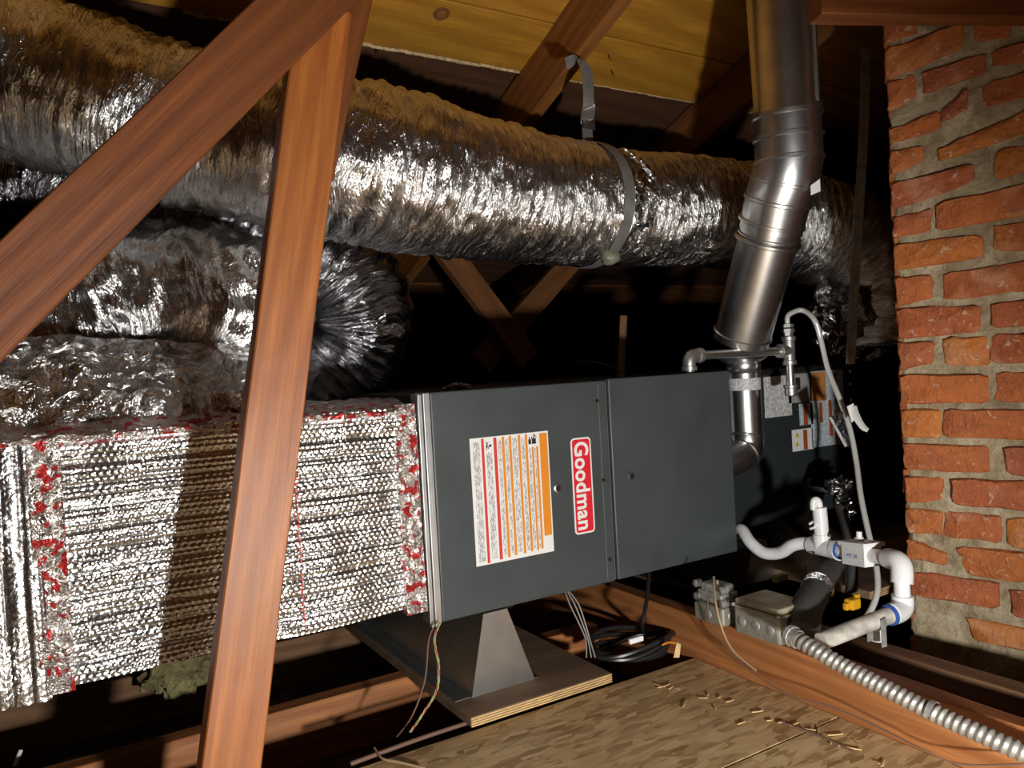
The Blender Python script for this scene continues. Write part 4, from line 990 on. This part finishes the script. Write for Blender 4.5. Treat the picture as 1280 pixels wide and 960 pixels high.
wire('bare_wire', 'loose pale twisted wire at the bottom edge of the strand board', [P(468, 935, Z=.13), P(478, 948, Z=.128), P(500, 953, Z=.128), P(530, 960, Z=.127)], .002, M['wire_tan'])
# plastic scrap on the furnace top, by the joint
sc2 = solo('plastic_scrap', crum(P(572, 484, t=1.62)-V((0,0,.0)), (.028, .02, .008), 9), M['film'], 'crumpled grey plastic scrap on top of the left furnace edge', 'scrap')
# lint and insulation
solo('insulation_batt', crum(V((.22, 1.93, .12))+V((0,0,.02)), (.07, .045, .06), 3, 40, 26), M['wool'], 'greenish mineral-wool batt tucked under the foil plenum, left of the post', 'insulation', smooth=True)
solo('insulation_tuft', crum(V((-.02, 1.72, .05)), (.05, .03, .03), 8), M['wool'], 'yellowish tuft of insulation behind the joist at lower left', 'insulation', smooth=True)
a = P(22, 940, t=1.45); solo('plastic_stick', MB().cyl(P(18, 958, t=1.45), P(26, 938, t=1.47), .004, n=8), M['white_plastic'], 'short white plastic stick at the lower left edge', 'stick')
solo('pale_chunk', MB().bbox(P(975, 722, t=1.74)-V((.02, .008, .008)), P(975, 722, t=1.74)+V((.02, .008, .008)), .003), M['wool'], 'pale chunk of debris behind the larger junction box', 'debris')

# wood chips and splinters on the strand board
for k in range(26):
    px = random.uniform(820, 1120); py = 835+(px-820)*.33+abs(random.gauss(0, 16))+6
    c = P(px, min(py, 955), Z=.1235)
    if c.x > 1.185: c.x = random.uniform(1.14, 1.18)
    a = random.uniform(0, 3.14); L_ = random.uniform(.006, .018); w_ = random.uniform(.0012, .003); u = V((math.cos(a), math.sin(a), 0)); s = V((-u.y, u.x, 0))
    mb = MB().prism([c-u*L_, c+s*w_, c+u*L_, c-s*w_*.7], (0, 0, .0018))
    solo('wood_chip', mb, M['chip'], ('small pale wood splinter lying on the strand board beyond its seam' if c.y > .905 else 'small pale wood splinter lying on the near strand board sheet'), 'wood chip', 'wood splinters beyond the strand board seam' if c.y > .905 else 'wood splinters on the near strand board')
a = P(975, 902, Z=.1235); b = P(1068, 940, Z=.1235)
wire('dark_twig', 'dark thin strip lying across the strand board seam', [a, a.lerp(b, .5)+V((.003, .004, .001)), b], .0022, M['wire_brown'], 'strip')
a = P(850, 812, t=1.62)
solo('wood_splinter', MB().prism([P(842, 822, t=1.60), P(846, 803, t=1.60), P(851, 806, t=1.60), P(849, 822, t=1.60)], V((.004, .003, 0))), M['chip'], 'upright yellow splinter at the corner of the box joist', 'wood chip')

# ------------------------------------------------------------ chimney
K0 = P(1140, 770, t=1.66); K0 = V((K0.x, K0.y, 0)); th = math.radians(44)
ud = (_R0*math.sin(th)-V((_F.x, _F.y, 0)).normalized()*math.cos(th)).normalized()     # along the face, to the right and nearer
nn = V((ud.y, -ud.x, 0))
if nn.dot(_F) > 0: nn = -nn                                                             # towards the camera
def onface(px, py):
    d = _F + _R*((px-640)/FPX) + _U*((480-py)/FPX); t_ = (K0-CAM).dot(nn)/d.dot(nn); q = CAM+d*t_
    return (q-K0).dot(ud), q.z
chim = thing('chimney', 'old red brick chimney with rough lime mortar at the right', 'chimney', K0)
CW, CD, CH = .95, .5, 2.3
def core():
    mb = MB(); nx, nz = 110, 260; vs = []
    for j in range(nz+1):
        for i in range(nx+1):
            u = CW*i/nx; z = CH*j/nz; h = -.001+.007*mnoise.noise(V((u*14, z*14, 1)))+.006*mnoise.noise(V((u*45, z*45, 4)))
            if z < .06: h += .03*(1-z/.06)
            if i == 0: h -= .006
            p = K0+ud*(u+(.004*mnoise.noise(V((0, z*40, 7))) if i == 0 else 0))+nn*h; vs.append((p.x, p.y, z))
    fs = [(j*(nx+1)+i, j*(nx+1)+i+1, (j+1)*(nx+1)+i+1, (j+1)*(nx+1)+i) for j in range(nz) for i in range(nx)]
    mb.add(vs, fs)
    a = K0; b = K0+ud*CW
    mb.hexa([a-nn*.012+ud*.004, b-nn*.012, b-nn*CD, a-nn*CD+ud*.004]+[q+V((0, 0, CH)) for q in (a-nn*.012+ud*.004, b-nn*.012, b-nn*CD, a-nn*CD+ud*.004)])
    return mb
part('mortar', core(), M['mortar'], chim, True)
def brick(quad_, seed, hgt=.0065, dirn=None, org=None, nor=None):
    """quad_: four (u, z) corners on a chimney face; worn, irregular outline"""
    dirn = dirn or ud; org = org or K0; nor = nor or nn
    r = random.Random(seed); pts = []
    for k in range(4):
        a = V((*quad_[k], 0)); b = V((*quad_[(k+1) % 4], 0)); L_ = (b-a).length; n = 4 if L_ > .08 else 3
        for i in range(n):
            s = (i+.12)/n if i == 0 else i/n if i < n-.5 else 1
            q = a.lerp(b, s if i else .08)
            q += V((r.uniform(-1, 1), r.uniform(-1, 1), 0))*.0022; pts.append(q)
        pts.append(a.lerp(b, .94)+V((r.uniform(-1, 1), r.uniform(-1, 1), 0))*.0015)
    c = sum(pts, V((0, 0, 0)))/len(pts); n = len(pts); vs = []
    tilt = r.uniform(-.002, .002)
    def W(q, h): w_ = org+dirn*q.x+nor*h; return V((w_.x, w_.y, q.y))
    for q in pts: vs.append(W(q, -.012))
    for q in pts: vs.append(W(q, hgt*.45+tilt))
    for q in pts:
        e = (c-q); vs.append(W(q+e.normalized()*min(.004, e.length*.3), hgt+tilt+r.uniform(-.0015, .0012)))
    vs.append(W(c, hgt+tilt+.001))
    fs = [(l*n+k, l*n+(k+1) % n, (l+1)*n+(k+1) % n, (l+1)*n+k) for l in range(2) for k in range(n)]+[(2*n+k, 2*n+(k+1) % n, 3*n) for k in range(n)]
    mb = MB().add(vs, fs); ctr = W(c, 0)
    me_o = part('brick', mb, M['brick'], chim, True)
    # origin at the brick, so that each brick gets its own texture patch
    off = ctr-K0; me_o.data.transform(Matrix.Translation(-off)); me_o.location = off
    return me_o
BR = [((1093,27),(1145,27),(1145,42),(1094,59)), ((1095,68),(1202,31),(1204,58),(1101,102)), ((1219,29),(1266,27),(1260,45),(1219,50)), ((1099,108),(1143,94),(1145,120),(1101,141)),
 ((1154,92),(1233,68),(1232,90),(1156,117)), ((1240,67),(1280,56),(1280,78),(1241,83)), ((1229,109),(1280,88),(1280,123),(1229,134)), ((1113,163),(1176,139),(1176,160),(1115,178)),
 ((1177,140),(1210,111),(1210,136),(1179,152)), ((1175,186),(1280,138),(1280,166),(1176,200)), ((1110,191),(1154,184),(1152,200),(1112,219)), ((1112,232),(1219,206),(1216,226),(1113,262)),
 ((1247,190),(1280,182),(1280,216),(1244,224)), ((1172,256),(1280,230),(1280,269),(1172,288)), ((1113,275),(1166,262),(1162,288),(1116,297)), ((1243,283),(1280,278),(1280,315),(1242,312)),
 ((1115,308),(1228,294),(1228,321),(1118,337)), ((1118,349),(1165,344),(1165,373),(1120,381)), ((1180,343),(1280,327),(1280,363),(1181,375)), ((1120,388),(1226,382),(1226,414),(1123,423)),
 ((1241,381),(1280,378),(1280,408),(1241,408)), ((1123,430),(1169,429),(1166,452),(1124,462)), ((1180,424),(1235,421),(1236,455),(1183,456)), ((1239,420),(1280,418),(1280,453),(1240,453)),
 ((1124,470),(1235,470),(1235,503),(1125,503)), ((1247,467),(1280,465),(1280,502),(1244,500)), ((1127,513),(1175,513),(1175,545),(1128,546)), ((1181,513),(1280,513),(1280,547),(1181,546)),
 ((1127,554),(1237,559),(1237,591),(1129,585)), ((1254,559),(1280,559),(1280,595),(1260,591)), ((1129,596),(1177,598),(1179,624),(1131,627)), ((1190,599),(1280,602),(1280,637),(1191,629)),
 ((1132,637),(1177,640),(1177,668),(1132,663)), ((1182,640),(1251,646),(1251,677),(1182,670)), ((1260,648),(1280,648),(1280,684),(1261,681)), ((1135,674),(1183,693),(1182,704),(1136,696)),
 ((1195,684),(1280,692),(1280,727),(1210,718)), ((1140,715),(1248,728),(1248,759),(1141,743)), ((1264,737),(1280,737),(1280,773),(1266,768)), ((1207,771),(1280,787),(1280,812),(1219,799))]
umax = {}
for k, b_ in enumerate(BR):
    qd = [onface(*q) for q in b_]
    ext = 0
    if b_[1][0] == 1280:
        L_ = qd[1][0]-qd[0][0]; full = .165 if L_ > .05 or k % 2 else .165; add = max(.02, .168-L_); 
        qd[1] = (qd[1][0]+add, qd[1][1]+(qd[1][1]-qd[0][1])/L_*add*.3); qd[2] = (qd[2][0]+add, qd[2][1]+(qd[2][1]-qd[3][1])/max(L_, .02)*add*.3)
    mu = sum(q[0] for q in qd)/4; mz = sum(q[1] for q in qd)/4
    qd = [(u+math.copysign(.0012, u-mu), z+math.copysign(.0022, z-mz)) for u, z in qd]
    qd = [(min(max(u, -.002), .9), z) for u, z in qd]
    brick(qd, k)
# courses beyond the frame and on the far side, regular
pitch = .0735; z = .03; row = 0
while z < 1.9:
    u = .40 + (.085 if row % 2 else 0)
    while u < CW-.05:
        u1 = min(u+.165, CW-.003); brick([(u, z+.058), (u1, z+.058), (u1, z), (u, z)], 1000+row*10+int(u*10)); u += .178
    s = .006
    first = .08 if row % 2 else .165
    e = s+first
    while s < CD-.06:
        brick([(s, z+.058), (min(e, CD-.01), z+.058), (min(e, CD-.01), z), (s, z)], 3000+row*10+int(s*20), .008, -nn, K0, -ud); s = e+.013; e = s+.165
    z += pitch; row += 1
